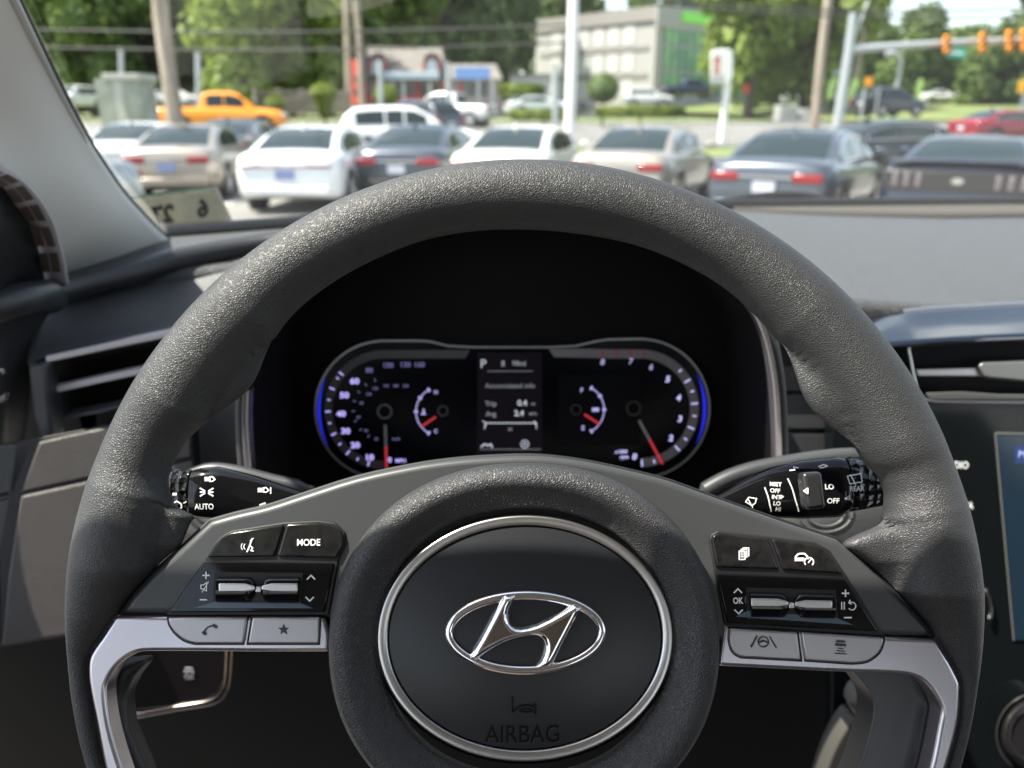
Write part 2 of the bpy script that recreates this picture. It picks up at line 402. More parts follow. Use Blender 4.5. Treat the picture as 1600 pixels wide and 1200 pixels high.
for p in r_[0]:
    d = bd(p); q = min(1, d / .0026); vv_.append(WF.p(p.x, p.y, D0 + .0006 + .0026 * math.sin(q * math.pi / 2) ** .8 if d > 1e-6 else D0 + .0004))
mb = MB().add(vv_, [tuple(f_) for f_ in r_[2]])
mb.loft([[WF.p(u, v, D0 + h) for u, v in Huv] for h in (.0004, -.0008)], True)
mb.build('emblem_letter', chrome_letter, emb, ang=75)
# moulded horn symbol and AIRBAG
emboss = M('moulded lettering', (.003, .003, .004), .6, spec=.2)
mb = MB(); D = lambda u, v: dome(u, v) + .0003
u, v = WF.uv(817, 1150, .012); put_text(mb, WF, 'AIRBAG', u, v, .0098, D, bold=.012, sx=.86)
hs = lambda pts: [WF.uv(x, y, .012) for x, y in pts]
mb.stroke(WF, hs([(800,1088),(801,1112)]), .0006, D); mb.stroke(WF, hs([(801,1112),(812,1103),(822,1101),(834,1103),(836,1098),(837,1115),(832,1110),(822,1113),(812,1110)]), .0005, D); mb.stroke(WF, hs([(815,1107),(830,1107)]), .0003, D)
mb.build('moulded_lettering', emboss, cplate, smooth=False)
mb = MB(); u, v = WF.uv(818.2, 1151.4, .012); put_text(mb, WF, 'AIRBAG', u, v, .0098, lambda u, v: dome(u, v) + .00015, bold=.012, sx=.86); mb.build('lettering_highlight', M('lettering highlight', (.06, .06, .065), .3), cplate, smooth=False)  # lighter offset copy paints the highlight along the moulded letters

# ---- switch clusters
def ink(parent, name, fn, mat=None, fr=None):
    mb = MB(); fn(mb); return mb.build(name, mat or white_ink, parent, smooth=False)
HB = .0062
def T(mb, s, px, py, size_px, h, rot=0, bold=.02, sx=1, fr=None, shear=0, align='CENTER'):
    fr = fr or WF; hh = h(0, 0) if callable(h) else h
    u, v = fr.uv(px, py, hh); k = fr.uv(px + 1, py, hh)[0] - u
    put_text(mb, fr, s, u, v, size_px * k * 1.38, h, rot, bold=bold, sx=sx, shear=shear, align=align)
def L(mb, pts, wpx, h, closed=False, fr=None):
    fr = fr or WF; hh = h(0, 0) if callable(h) else h
    q = [fr.uv(x, y, hh) for x, y in pts]; k = fr.uv(pts[0][0] + 1, pts[0][1], hh)[0] - q[0][0]
    mb.stroke(fr, q, wpx * k, h, closed, th=.00012)
def arc(cx, cy, r, a0, a1, n=14, ry=None): return [(cx + r * math.cos(R(lerp(a0, a1, i / n))), cy - (ry or r) * math.sin(R(lerp(a0, a1, i / n)))) for i in range(n + 1)]
H1 = HB + .0003
# black backing panels
bkL = [(318,876),(332,852),(345,838),(361,829),(443,816),(498,813),(524,817),(539,832),(541,850),(529,876),(514,962),(258,962)]
plate('switch_backing', bkL, .0050, -.002, gap_m, wheel, bevel=.0006)
bkR = [(1108,845),(1111,835),(1122,829),(1200,838),(1275,848),(1297,860),(1322,897),(1382,994),(1250,986),(1132,977)]
plate('switch_backing', bkR, .0050, -.002, gap_m, wheel, bevel=.0006)
b = plate('voice_button', [(323,871),(335,852),(345,840),(361,832),(443,820),(428,870)], HB, .003, button_m, wheel, bevel=.0008)
def f(mb):
    L(mb, [(394,842),(391,850),(388,858)], 2.2, H1); L(mb, [(388,858),(386,862)], 2, H1); L(mb, [(390,852),(395,856),(392,860),(396,861)], 1.8, H1)
    L(mb, arc(386, 854, 5, 130, 230), 1.5, H1); L(mb, arc(384, 854, 7, 140, 220), 1.3, H1); L(mb, [(391,845),(396,841)], 1.4, H1)
ink(b, 'voice_icon', f)
b = plate('mode_button', [(447,819),(498,816),(518,819),(530,826),(536,836),(537,849),(526,873),(432,870)], HB, .003, button_m, wheel, bevel=.0010)
ink(b, 'mode_lettering', lambda mb: T(mb, 'MODE', 482, 848, 10.5, H1, bold=.012, sx=.9))
pn = plate('switch_panel', [(319,877),(522,880),(507,957),(264,957)], HB - .0003, .003, piano, wheel, bevel=.0006)
def f(mb):
    h = HB + .0001
    L(mb, [(317,899),(327,899)], 1.9, h); L(mb, [(322,894),(322,904)], 1.9, h); L(mb, [(313,937),(323,937)], 1.9, h)
    L(mb, [(314,914),(318,914),(323,910),(323,924),(318,920),(314,920),(314,914)], 1.4, h); L(mb, [(326,909),(316,925)], 1.3, h)
ink(pn, 'volume_symbols', f)
ink(pn, 'seek_arrows', lambda mb: (L(mb, [(480,905),(486,899),(492,905)], 2, HB + .0001), L(mb, [(478,933),(484,939),(490,933)], 2, HB + .0001)))
pn2 = plate('switch_panel', [(1120,897),(1320,905),(1373,987),(1250,981),(1137,974)], HB - .0003, .003, piano, wheel, bevel=.0006)
def f(mb):
    h = HB + .0001
    L(mb, [(1147,926),(1153,920),(1159,926)], 2, h); L(mb, [(1148,953),(1154,959),(1160,953)], 2, h); T(mb, 'OK', 1153, 939, 9.5, h, bold=.03, sx=.8)
ink(pn2, 'ok_symbols', f)
def f(mb):
    h = HB + .0001
    L(mb, [(1316,927),(1326,927)], 2, h); L(mb, [(1321,922),(1321,932)], 2, h); L(mb, [(1319,965),(1330,965)], 2, h)
    L(mb, [(1315,941),(1315,952)], 1.6, h); L(mb, [(1319,941),(1319,952)], 1.6, h); L(mb, arc(1331, 947, 6, 120, -140), 1.6, h); L(mb, [(1328,938),(1326,942),(1330,944)], 1.4, h)
ink(pn2, 'cruise_symbols', f)
b = plate('menu_button', [(1112,845),(1114,837),(1124,832),(1200,841),(1218,890),(1119,887)], HB, .003, button_m, wheel, bevel=.0010)
def f(mb):
    for k in range(2): L(mb, [(1158 + k * 3 + 0, 862 - k * 2), (1158 + k * 3, 858 - k * 2), (1167 + k * 3, 858 - k * 2), (1167 + k * 3, 871 - k * 2)], 1.1, H1)
    L(mb, [(1155,861),(1164,861),(1164,874),(1155,874)], 1.4, H1, True)
    for k in range(3): L(mb, [(1157, 864 + k * 3), (1162, 864 + k * 3)], 1, H1)
ink(b, 'menu_icon', f)
b = plate('cruise_button', [(1206,842),(1275,851),(1293,862),(1318,897),(1223,891)], HB, .003, button_m, wheel, bevel=.0010)
def f(mb):
    L(mb, [(1243,876),(1243,870),(1247,866),(1250,865),(1257,865),(1261,869),(1262,873)], 2.4, H1); L(mb, [(1244,874),(1255,874)], 5, H1)
    L(mb, arc(1264, 878, 7, 215, -40), 1.8, H1); L(mb, [(1263,879),(1267,874)], 1.6, H1)
ink(b, 'cruise_icon', f)
# rollers
def roller(x0, x1, y0, y1, ang=0):
    for k, (a, bb_) in enumerate(((x0, (x0 + x1) / 2 - 4), ((x0 + x1) / 2 + 4, x1))):
        inner = bb_ if k == 0 else a; out = a if k == 0 else bb_
        yc = (y0 + y1) / 2 + ang * (((a + bb_) / 2) - (x0 + x1) / 2); hh = (y1 - y0) / 2
        rows = []
        for i in range(9):
            t = i / 8; x = lerp(out, inner, t); narrow = 1 if t < .86 else lerp(1, .5, (t - .86) / .14)
            ring = []
            for q in range(16):
                th = q * 2 * math.pi / 16; u, v = WF.uv(x, yc + ang * (x - (a + bb_) / 2), HB); kk = .00028
                r = hh * kk * narrow
                ring.append(WF.p(u, v, HB - .001) + WF.u * math.cos(th) * r * .95 + WF.n * math.sin(th) * r * .62)
            rows.append(ring)
        mb = MB(); mb.loft(rows, True, True); rl = mb.build('roller', piano, wheel, ang=50)
        # silver facet on the roller
        s_ = [(out, yc - hh * .48), (lerp(out, inner, .72), yc - hh * .48), (lerp(out, inner, .98), yc - hh * .28), (lerp(out, inner, .98), yc + hh * .06), (lerp(out, inner, .72), yc + hh * .2), (out, yc + hh * .2)]
        d = 1.5 if k == 0 else -1.5
        s_ = [(x + (d if j in (0, 5) else 0), y + ang * (x - (x0 + x1) / 2)) for j, (x, y) in enumerate(s_)]
        top = [WF.w(x, y, HB + .0042) for x, y in s_]; bot = [WF.w(x, y, HB + .0010) for x, y in s_]
        mb = MB(); mb.prism(bot, top); mb.build('silver_facet', brushed, rl, bevel=.0005)
    mb = MB(); u, v = WF.uv((x0 + x1) / 2, (y0 + y1) / 2, HB + .002)
    mb.box((-.0011, -.0011, -.004), (.0011, .0011, .0012), WF.mat() @ Matrix.Translation((u, v, HB + .001))); mb.build('roller_pivot', brushed, wheel, bevel=.0003)
roller(340, 467, 901, 941)
roller(1172, 1302, 926, 966, .02)
# roller wells
for wl in ([(334,894),(474,895),(470,944),(332,943)], [(1166,918),(1306,922),(1310,972),(1168,968)]):
    plate('roller_well', wl, HB + .0001, HB - .002, gap_m, wheel, bevel=.0003)
for wl in ([(300,951),(335,940),(470,942),(490,951)], [(1150,964),(1168,955),(1300,962),(1335,977)]):
    plate('well_lip', wl, HB + .0005, HB - .001, bpy.data.materials.get('lip') or M('lip', (.07, .10, .13), .2), wheel, bevel=.0004)
# silver keys
def key(px, name, fn):
    plate('key_gap', shrink(px, -2.2), .0047, .003, gap_m, wheel, bevel=.0002)
    b = plate(name, px, HB, .003, silver_btn, wheel, bevel=.0008); ink(b, 'key_symbol', fn, dark_ink)
key([(262,965),(386,965),(380,1006),(305,1006)] + cr([(305,1006),(288,1001),(272,988),(262,972)], 3)[1:-1], 'phone_button', lambda mb: (L(mb, arc(333, 990, 14, 175, 95, 8, 12), 2.4, H1), L(mb, [(317,988),(321,991)], 4, H1), L(mb, [(333,977),(338,980)], 4, H1)))
def star(mb):
    pts = [(443 + (9 if k % 2 == 0 else 3.8) * math.sin(k * math.pi / 5), 984 - (9 if k % 2 == 0 else 3.8) * math.cos(k * math.pi / 5)) for k in range(10)]
    q = [WF.uv(x, y, H1) for x, y in pts]; mb.prism([WF.p(u, v, HB) for u, v in q], [WF.p(u, v, H1) for u, v in q])
key([(394,965),(500,965),(498,1006),(387,1006)], 'favourite_button', star)
def lane(mb):
    L(mb, [(1183,994),(1174,1011)], 2, H1); L(mb, [(1203,995),(1213,1012)], 2, H1); L(mb, arc(1193, 1003, 8, 0, 360, 16), 1.6, H1); L(mb, [(1186,1004),(1193,1001),(1200,1004)], 2.6, H1)
key([(1140,982),(1246,988),(1252,1032),(1158,1027)] + cr([(1158,1027),(1147,1021),(1141,1010),(1139,998)], 3)[1:], 'lane_button', lane)
def dist(mb):
    L(mb, [(1308,1002),(1320,1002.5)], 3, H1); L(mb, [(1307,1007),(1321,1008)], 4, H1)
    for k, hw in enumerate((4, 6, 9)): L(mb, [(1314 - hw, 1013 + k * 4), (1314 + hw, 1013.7 + k * 4)], 1.3, H1)
key([(1253,988),(1381,997)] + cr([(1381,1003),(1374,1020),(1355,1034),(1330,1037)], 3) + [(1259,1032)], 'distance_button', dist)

# ---------------------------------------------------------------- control stalks
def stalk(name, label, sts, knurl, sgn):
    root = thing(name, label, 'control stalk', loc=WF.w(sts[0][0], sts[0][1], -.05))
    HC = -.052
    def st(x):
        X = [s_[0] for s_ in sts]; return interp(x, X, [s_[1] for s_ in sts]), interp(x, X, [s_[2] for s_ in sts])
    k = WF.uv(801, 770, HC)[0] - WF.uv(800, 770, HC)[0]
    def body(x0, x1, n, gx=1.0):
        rows = []
        for i in range(n + 1):
            x = lerp(x0, x1, i / n); cy, r = st(x); u, v = WF.uv(x, cy, HC); r *= k * gx; ring = []
            if i in (0, n): r *= .94
            for q in range(36):
                th = q * 2 * math.pi / 36; c, s_ = math.cos(th), math.sin(th)
                ring.append(WF.p(u, v + r * abs(c) ** .8 * (1 if c > 0 else -1), HC + r * .62 * abs(s_) ** .8 * (1 if s_ > 0 else -1)))
            rows.append(ring)
        mb = MB(); mb.loft(rows, True, True); return mb
    b = body(*knurl[2:4], 24).build('stalk_body', piano, root, ang=50)
    kn = body(knurl[0], knurl[1], 16, .97).build('twist_end', M('knurled gloss ' + name, (.006, .006, .007), .09, bump=('hex', 230, 1.0, .0022)), root, ang=60)
    def surf(u, v):
        # height of the stalk's skin at a plane point
        best = None
        x = 800 + (u / k)
        lo, hi = sts[0][0], sts[-1][0]
        for _ in range(2):
            pass
        xx = min(max(lo, x_of(u)), hi); cy, r = st(xx); vv = WF.uv(xx, cy, HC)[1]; r *= k
        q = min(.98, abs(v - vv) / r); return HC + r * .62 * (1 - q ** 2.5) ** .4 + .0003
    def x_of(u):
        lo, hi = 100., 1500.
        for _ in range(24):
            m = (lo + hi) / 2
            if WF.uv(m, 770, HC + .005)[0] < u: lo = m
            else: hi = m
        return lo
    return root, b, kn, surf
def TS(mb, s, px, py, size, surf, **kw):
    h = -.052 + .010
    for _ in range(4):
        u, v = WF.uv(px, py, h); h = surf(u, v)
    kk = WF.uv(px + 1, py, h)[0] - u; put_text(mb, WF, s, u, v, size * kk * 1.38, surf, **kw)
def LS(mb, pts, wpx, surf, closed=False):
    h = -.042; q = []
    for px, py in pts:
        h = -.042
        for _ in range(4): u, v = WF.uv(px, py, h); h = surf(u, v)
        q.append((u, v))
    # subdivide
    qq = []
    for i in range(len(q) - 1):
        for t in (0, .5): qq.append((lerp(q[i][0], q[i + 1][0], t), lerp(q[i][1], q[i + 1][1], t)))
    qq.append(q[-1])
    if closed: qq.append(q[0])
    mb.stroke(WF, qq, wpx * .00029, surf, th=.0001)
root, bd, kn, sf = stalk('light_stalk', 'glossy black light stalk with knurled end, headlamp symbols and AUTO behind the left spoke', [(205,768,34),(258,769,36),(300,770,38),(340,770,41),(400,782,38),(460,797,33),(540,818,26),(600,830,22)], (205, 299, 303, 600), 1)
def f(mb):
    TS(mb, 'AUTO', 319, 792, 9, sf, bold=.02, sx=.88)
    for s_ in (-1, 1):
        for dy in (-6, 0, 6): LS(mb, [(323 + s_ * 3, 769 + dy * .3), (323 + s_ * 10, 769 + dy)], 2, sf)
    for k in range(4): LS(mb, [(320, 746 + k * 1.7), (326, 746 + k * 1.7)], 1.0, sf)
    LS(mb, [(328,745),(332,745),(336,749),(332,752),(328,752)], 1.6, sf, True)
    for k in range(4): LS(mb, [(403, 763 + k * 1.8), (410, 763 + k * 1.8)], 1.1, sf)
    LS(mb, [(412,762),(416,762),(420,766),(416,769),(412,769)], 1.5, sf, True); LS(mb, [(423,762),(423,771)], 1.6, sf)
    LS(mb, [(406,789),(414,786),(414,792),(406,789)], 2.2, sf)
ink(bd, 'stalk_symbols', f)
def f(mb):
    LS(mb, [(271,772),(275,772)], 4, sf); LS(mb, [(270,787),(276,783),(283,787),(284,793),(277,797),(270,795)], 2, sf, True); LS(mb, [(287,786),(291,784)], 1.5, sf); LS(mb, [(266,786),(269,784)], 1.5, sf)
ink(kn, 'knob_symbols', f)
mb = body = None
root, bd, kn, sf = stalk('wiper_stalk', 'glossy black wiper stalk reading OFF INT LO and REAR behind the right spoke', [(1090,800,8),(1125,789,15),(1160,779,27),(1200,770,38),(1250,765,45),(1305,761,47),(1330,756,44),(1387,752,37),(1440,748,34)], (1322, 1440, 1090, 1318), -1)
def f(mb):
    for s_, x, y in (('MIST',1212,757),('OFF',1211,767),('INT',1213,777),('LO',1214,787),('HI',1216,796)): TS(mb, s_, x, y, 6.6, sf, bold=.02, sx=.95, rot=-.08)
    TS(mb, 'LO', 1296, 761, 8, sf, bold=.02); TS(mb, 'OFF', 1302, 783, 8, sf, bold=.02)
    LS(mb, [(1195,762),(1200,776),(1203,790),(1205,799)], 1.8, sf); LS(mb, [(1231,748),(1238,764),(1243,782),(1248,799)], 1.8, sf)
    LS(mb, [(1220,774),(1224,776),(1220,779)], 1.4, sf, True)
    LS(mb, [(1165,784),(1170,777),(1182,779),(1180,786),(1175,790)], 1.6, sf, True); LS(mb, [(1169,780),(1176,793)], 1.4, sf)
    LS(mb, [(1234,735),(1242,734),(1240,730),(1247,731)], 1.6, sf); LS(mb, [(1279,729),(1287,726),(1293,728),(1288,730),(1281,731)], 1.5, sf)
ink(bd, 'stalk_symbols', f)
def f(mb):
    TS(mb, 'REAR', 1339, 764, 8, sf, bold=.02, sx=.9)
    LS(mb, [(1324,744),(1345,740),(1347,753),(1328,756)], 1.8, sf, True); LS(mb, [(1329,742),(1337,758)], 1.8, sf); LS(mb, [(1321,779),(1327,775),(1328,781)], 1.8, sf, True)
ink(kn, 'knob_symbols', f)
mb = MB(); u, v = WF.uv(1262, 766, -.03)
mb.box((-.0045, -.0083, -.004), (.0045, .0083, .004), WF.mat() @ Matrix.Translation((u, v, -.0262)) @ Matrix.Rotation(.06, 4, 'Z'))
sw = mb.build('slide_switch', M('switch grey black', (.02, .02, .022), .25), root, bevel=.002)
mb = MB(); L(mb, [(1256,767),(1262,763),(1262,771)], 2.4, -.0218, True); mb.build('switch_arrow', white_ink, sw, smooth=False)
# ---------------------------------------------------------------- dashboard
dash = thing('dashboard', 'grey and black dashboard with lit round dials, air vents and gloss centre panel', 'dashboard', loc=(.3, .75, 1.0))
ZD = 1.492
# the pad that reaches from the windscreen base to its front edge
far = [(-.52, .72), (-.44, .79), (-.36, .835), (-.2, .935), (0, 1.02), (.3, 1.08), (.72, 1.115), (1.15, 1.06)]
XS = [-.50 + i * .03 for i in range(56)]
def yfar(x): return interp(x, [q[0] for q in far], [q[1] for q in far])
def ynear(x): return interp(x, [-.5, -.36, -.25, -.12, .0, .12, .28, .36, .5, .75, 1.2], [.64, .70, .73, .76, .76, .72, .68, .675, .68, .69, .695])
def znear(x): return interp(x, [-.5, -.1, .2, .3, .4, .6, 1.2], [1.480, 1.486, 1.480, 1.462, 1.456, 1.455, 1.455])
rows = []
for x in XS:
    yf, yn, zn = yfar(x), ynear(x), znear(x); r = []
    for k in range(19):
        t = k / 18; y = lerp(yf, yn, t); z = lerp(ZD, zn, t ** 1.8) + .004 * math.sin(math.pi * t)
        r.append(Vector((x, y, z)))
    for a in (20, 45, 70, 90):              # rolled front edge
        r.append(Vector((x, yn - .010 * math.sin(R(a)), zn - .010 * (1 - math.cos(R(a))))))
    r.append(Vector((x, yn - .008, zn - .030)))
    rows.append(r)
rows = [[v for v in r] for r in cr([[c for v in r for c in v] for r in rows], 2)]
rows = [[Vector(r[i:i + 3]) for i in range(0, len(r), 3)] for r in rows]
pad = MB().loft(rows).build('dash_pad', dash_m, dash, ang=180)
# speaker / defroster recess line on the pad far side
mb = MB(); mb.tube([(x, yfar(x) - .001, ZD + .004) for x in XS if x > -.46], .009, 12); mb.build('windscreen_ledge', M('ledge', (.008, .008, .009), .3), dash)
mb = MB(); rr = []
for x in [.30 + i * .05 for i in range(18)]:
    t = min(1, (x - .30) / .25); rr.append([Vector((x, yfar(x) - .012, ZD + .0035)), Vector((x, yfar(x) - .02 - .09 * t ** .5, ZD + .0055)), Vector((x, yfar(x) - .022 - .092 * t ** .5, ZD + .001))])
mb.loft(rr); mb.build('speaker_cover', M('speaker cloth', (.06, .056, .050), .9, bump=('wave', 500, .2, .0004)), dash)

# left wing below the pad: surface sloping to the vent
def curve(pts, Y, seg=4): return [P(x, y, yy) for x, y, yy in cr([(a, b, c) for (a, b), c in zip(pts, Y)], seg)]
def sheet(name, lines, mat, seg=4, sub=3, parent=None, thick=.004, label=None, ang=60):
    ls = [curve([q[:2] for q in l], [q[2] for q in l], seg) for l in lines]
    rows = cr([[c for v in l for c in v] for l in ls], sub)
    rows = [[Vector(r[i:i + 3]) for i in range(0, len(r), 3)] for r in rows]
    mb = MB().loft(rows); o = mb.build(name, mat, parent or dash, ang=ang, label=label)
    if thick:
        so_ = o.modifiers.new('solid', 'SOLIDIFY'); so_.thickness = thick; so_.offset = -1 if False else 0
    return o
# rolled ledge on the left, under the pillar
mb = MB(); lp = cr([(40,471,.60),(75,459,.62),(120,447,.645),(200,428,.68),(265,409,.71),(340,394,.735),(430,380,.755),(520,372,.76)], 4)
mb.tube([P(x, y, yy) for x, y, yy in lp], .011, 14); mb.build('ledge_roll', M('ledge roll', (.02, .021, .024), .32, bump=('leather', 900, .2, .0003)), dash)
sheet('ledge_top', [[(105,436,.68),(200,412,.72),(265,380,.80),(350,368,.84),(450,362,.88),(520,360,.9)], [(80,448,.645),(200,420,.69),(265,401,.72),(350,384,.745),(450,370,.77),(520,366,.77)]], dash_m, thick=.003)
sheet('dash_wing', [[(78,476,.625),(120,462,.655),(200,443,.69),(265,424,.715),(350,404,.735),(440,388,.75),(520,380,.75)],
                    [(62,500,.61),(120,490,.64),(200,476,.665),(265,462,.69),(350,446,.70),(440,430,.71),(520,420,.71)],
                    [(48,535,.595),(120,525,.615),(200,513,.635),(265,502,.65),(350,488,.66),(440,474,.67),(520,465,.67)],
                    [(44,566,.582),(70,557,.585),(160,538,.60),(262,520,.62),(350,506,.63),(440,490,.64),(520,480,.64)],
                    [(44,572,.590),(72,562,.593),(160,543,.608),(262,524,.63),(350,510,.64),(440,495,.65),(520,486,.65)]], dash_hard, thick=.003)
# side vent: dark duct with two bright bars
def bar(mb, pts, wpx, dep=.01, Yn=0):
    A, B = [], []
    for x, y, Y in pts: A.append((P(x, y, Y), P(x, y + wpx, Y - .001)))
    rows = [[a, b, b + Vector((0, dep, 0)), a + Vector((0, dep, .0))] for a, b in A]
    mb.loft(rows, True, True)
vent = None
plate('panel_gap', [(-140,500),(150,480),(150,800),(-140,800)], 0, -.01, deep, dash, fr=Fr(P(40, 620, .66), 0), bevel=0)
mb = MB(); mb.box((-.40, .66, 1.33), (-.17, .70, 1.42)); vent = mb.build('air_vent', deep, dash, smooth=False)
sheet('vent_duct', [[(68,562,.60),(160,545,.615),(262,526,.635),(380,505,.65)], [(75,600,.63),(165,590,.645),(262,570,.66),(380,548,.67)], [(98,655,.60),(165,640,.615),(262,615,.63),(380,590,.64)]], M('duct black', (.006, .006, .007), .5), parent=vent, thick=.002)
mb = MB(); bar(mb, [(71,557,.582),(160,538,.597),(262,517,.615),(380,494,.63)], 10); mb.build('vent_bar', vent_silver, vent, bevel=.0008)
mb = MB(); bar(mb, [(78,606,.585),(150,590,.597),(230,573,.61),(262,566,.615),(380,540,.63)], 10); mb.build('vent_bar', vent_silver, vent, bevel=.0008)
mb = MB(); bar(mb, [(98,651,.585),(160,640,.59),(200,629,.60),(300,605,.61)], 5, .02); mb.build('vent_lower_lip', dash_hard, vent, bevel=.0008)
LF = Fr(P(60, 620, .565), R(8), R(14))
plate('vent_end_cap', [(43,572),(72,568),(76,620),(84,690),(66,690),(52,650)], 0, -.03, dash_hard, dash, bevel=.003, fr=LF)
# lower left panels around the knee
LP = Fr(P(120, 800, .52), R(18), R(10))
plate('knee_panel', cr([(60,690),(160,668),(300,640)], 3) + [(300,716),(200,735),(137,748),(31,771)], 0, -.02, dash_low, dash, bevel=.0022, fr=LP)
plate('knee_panel', [(31,775),(137,752),(200,739),(300,720),(330,800),(320,960),(200,975),(97,995),(2,1009),(12,900)], .001, -.02, dash_low, dash, bevel=.0022, fr=LP)
plate('panel_gap', [(25,690),(300,640),(320,960),(0,1012),(0,850)], -.004, -.022, gap_m, dash, bevel=.001, fr=LP)
plate('dash_side_panel', [(-60,700),(56,690),(27,771),(-60,790)], -.004, -.02, M('side dark', (.018, .019, .02), .5), dash, bevel=.003, fr=LP)
plate('dash_side_panel', [(-60,795),(24,776),(4,860),(-8,1010),(-60,1020)], -.004, -.02, M('side dark b', (.024, .025, .026), .5), dash, bevel=.003, fr=LP)
KP = Fr(P(200, 1100, .60), R(-12), R(4))
plate('lower_panel', [(-80,1000),(500,920),(900,960),(1100,1000),(1380,1000),(1380,1400),(-80,1400)], 0, -.02, M('footwell shade black', (.002, .002, .0025), .7, spec=.2), dash, bevel=.003, fr=KP)  # near-black colour takes in the shade below the wheel
# front of the dash either side of the dials
CL = Fr(P(340, 680, .60), R(6))
plate('dash_front_panel', [(225,650),(402,575),(402,716),(225,733)], 0, -.02, dash_hard, dash, bevel=.0025, fr=CL)
plate('dash_front_panel', [(225,737),(402,720),(402,840),(225,860)], -.001, -.02, dash_hard, dash, bevel=.0025, fr=CL)
CRF = Fr(P(1290, 660, .60), R(6))
plate('dash_front_panel', [(1200,615),(1420,606),(1420,672),(1200,673)], 0, -.02, dash_hard, dash, bevel=.0025, fr=CRF)
plate('dash_front_panel', [(1200,676),(1420,675),(1420,860),(1200,860)], -.001, -.02, dash_hard, dash, bevel=.0025, fr=CRF)
plate('panel_gap', [(1190,490),(1300,520),(1410,560),(1410,860),(1190,860)], -.005, -.022, gap_m, dash, bevel=.001, fr=CRF)
mb = MB(); V2 = Fr(P(1225, 560, .60), R(6))
v2 = plate('air_vent', [(1195,500),(1300,505),(1300,612),(1195,612)], -.002, -.02, deep, dash, fr=V2, bevel=.001)
plate('vent_bar', [(1196,524),(1300,529),(1300,536),(1196,533)], .002, -.006, silver, v2, fr=V2, bevel=.0008)

# ---- binnacle
OP = Fr(P(800, 560, .475), R(4))
open_px = cr([(400,920),(394,800),(392,740),(388,680),(388,625),(396,565),(424,490),(475,430),(560,388),(680,366),(800,361),(925,366),(1040,388),(1115,425),(1165,475),(1190,520),(1204,580),(1210,640),(1213,730),(1213,800),(1212,920)], 4)
ouv = [OP.uv(x, y) for x, y in open_px]
cx_, cy_ = OP.uv(800, 640)
def sc(uv, k, dv=0): return (cx_ + (uv[0] - cx_) * k, cy_ + (uv[1] - cy_) * k + dv)
mb = MB(); prof_ = [(1.10, -.20, -.022), (1.085, -.06, -.006), (1.07, -.012, 0), (1.055, -.003, 0), (1.04, 0, 0), (1.025, -.001, 0), (1.012, -.006, 0)]
mb.loft([[OP.p(*sc(q, k, dv), h) for q in ouv] for k, h, dv in prof_]); hood = mb.build('dial_hood', M('hood skin', (.04, .041, .044), .45, bump=('leather', 900, .35, .0005)), dash, ang=180)
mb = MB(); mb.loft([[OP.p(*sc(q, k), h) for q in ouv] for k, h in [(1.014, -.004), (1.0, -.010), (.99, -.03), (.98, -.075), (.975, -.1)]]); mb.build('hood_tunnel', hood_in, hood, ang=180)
# bright side strips
for sgn, a, b_ in ((0, 0, 18), (1, len(ouv) - 25, len(ouv))):
    q = ouv[a:b_]; mb = MB(); mb.loft([[OP.p(*sc(v, k), h) for v in q] for k, h in [(1.022, -.001), (1.020, .0015), (1.006, .0012), (1.0, -.004), (1.0, -.012)]]); mb.build('side_strip', silver, hood, ang=80)
# cluster face
CF = Fr(P(800, 640, .56), R(10))
mb = MB(); mb.prism([OP.p(*sc(q, .99), -.112) for q in ouv], [OP.p(*sc(q, .99), -.098) for q in ouv]); cl = mb.build('instrument_cluster', hood_in, dash, smooth=False)
def CP(pts, h): return [CF.w(x, y, h) for x, y in pts]
def ribbon(name, outer, inner, h0, h1, mat, parent=None):
    mb = MB(); n = len(outer)
    mb.loft([CP([o], h0)[0:1] + CP([o], h1) + CP([i], h1) + CP([i], h0) for o, i in zip(outer, inner)], True, True)
    return mb.build(name, mat, parent or cl, ang=50)
def stad(d, cw=False):                    # outline of the twin dial bezel, shrunk by d photo pixels
    top = []
    L_ = [(740 , 543 + d), (700, 541 + d), (672, 534 + d), (655, 533 + d), (600, 533 + d)]
    cxl, cyl, rl = 600, 640, 107 - d
    left = [(cxl - rl * math.sin(R(a)) * 1.0, cyl - rl * math.cos(R(a))) for a in range(5, 181, 7)]
    return L_ + left
def stadr(d):
    L_ = [(860, 543 + d), (900, 541 + d), (930, 534 + d), (950, 531 + d), (1000, 530 + d)]
    cxr, cyr, rr_ = 1000, 638, 108 - d
    right = [(cxr + rr_ * math.sin(R(a)), cyr - rr_ * math.cos(R(a))) for a in range(5, 181, 7)]
    return L_ + right
# black face inside the bezel
fo = stad(0)[::-1] + stadr(0)
mb = MB(); mb.prism(CP(fo, -.0055), CP(fo, -.0022)); face = mb.build('gauge_face', face_m, cl, smooth=False)
bz = M('bezel ring', (.42, .42, .43), .35, metal=.4)
mb = MB(); a_, b_ = stad(-2)[::-1] + stadr(-2), stad(1)[::-1] + stadr(1)
mb.loft([[CF.w(*o, -.002), CF.w(*o, .001), CF.w(*i, .001), CF.w(*i, -.002)] for o, i in zip(a_, b_)], True, True); mb.build('bezel_ring', bz, cl, ang=50)
def arcband(cx, cy, r0, r1, a0, a1, n=40):   # angle clockwise from top
    f_ = lambda r, a: (cx + r * math.sin(R(a)), cy - r * math.cos(R(a)))
    return [f_(r0, lerp(a0, a1, i / n)) for i in range(n + 1)], [f_(r1, lerp(a0, a1, i / n)) for i in range(n + 1)]
o_, i_ = arcband(600, 640, 93, 80, -180, 0); o_ += [(640,547),(700,547),(734,547)]; i_ += [(640,560),(700,560),(727,560)]
ribbon('gauge_band', o_, i_, -.002, -.0012, M('gauge band left', (.10, .095, .10), .5))
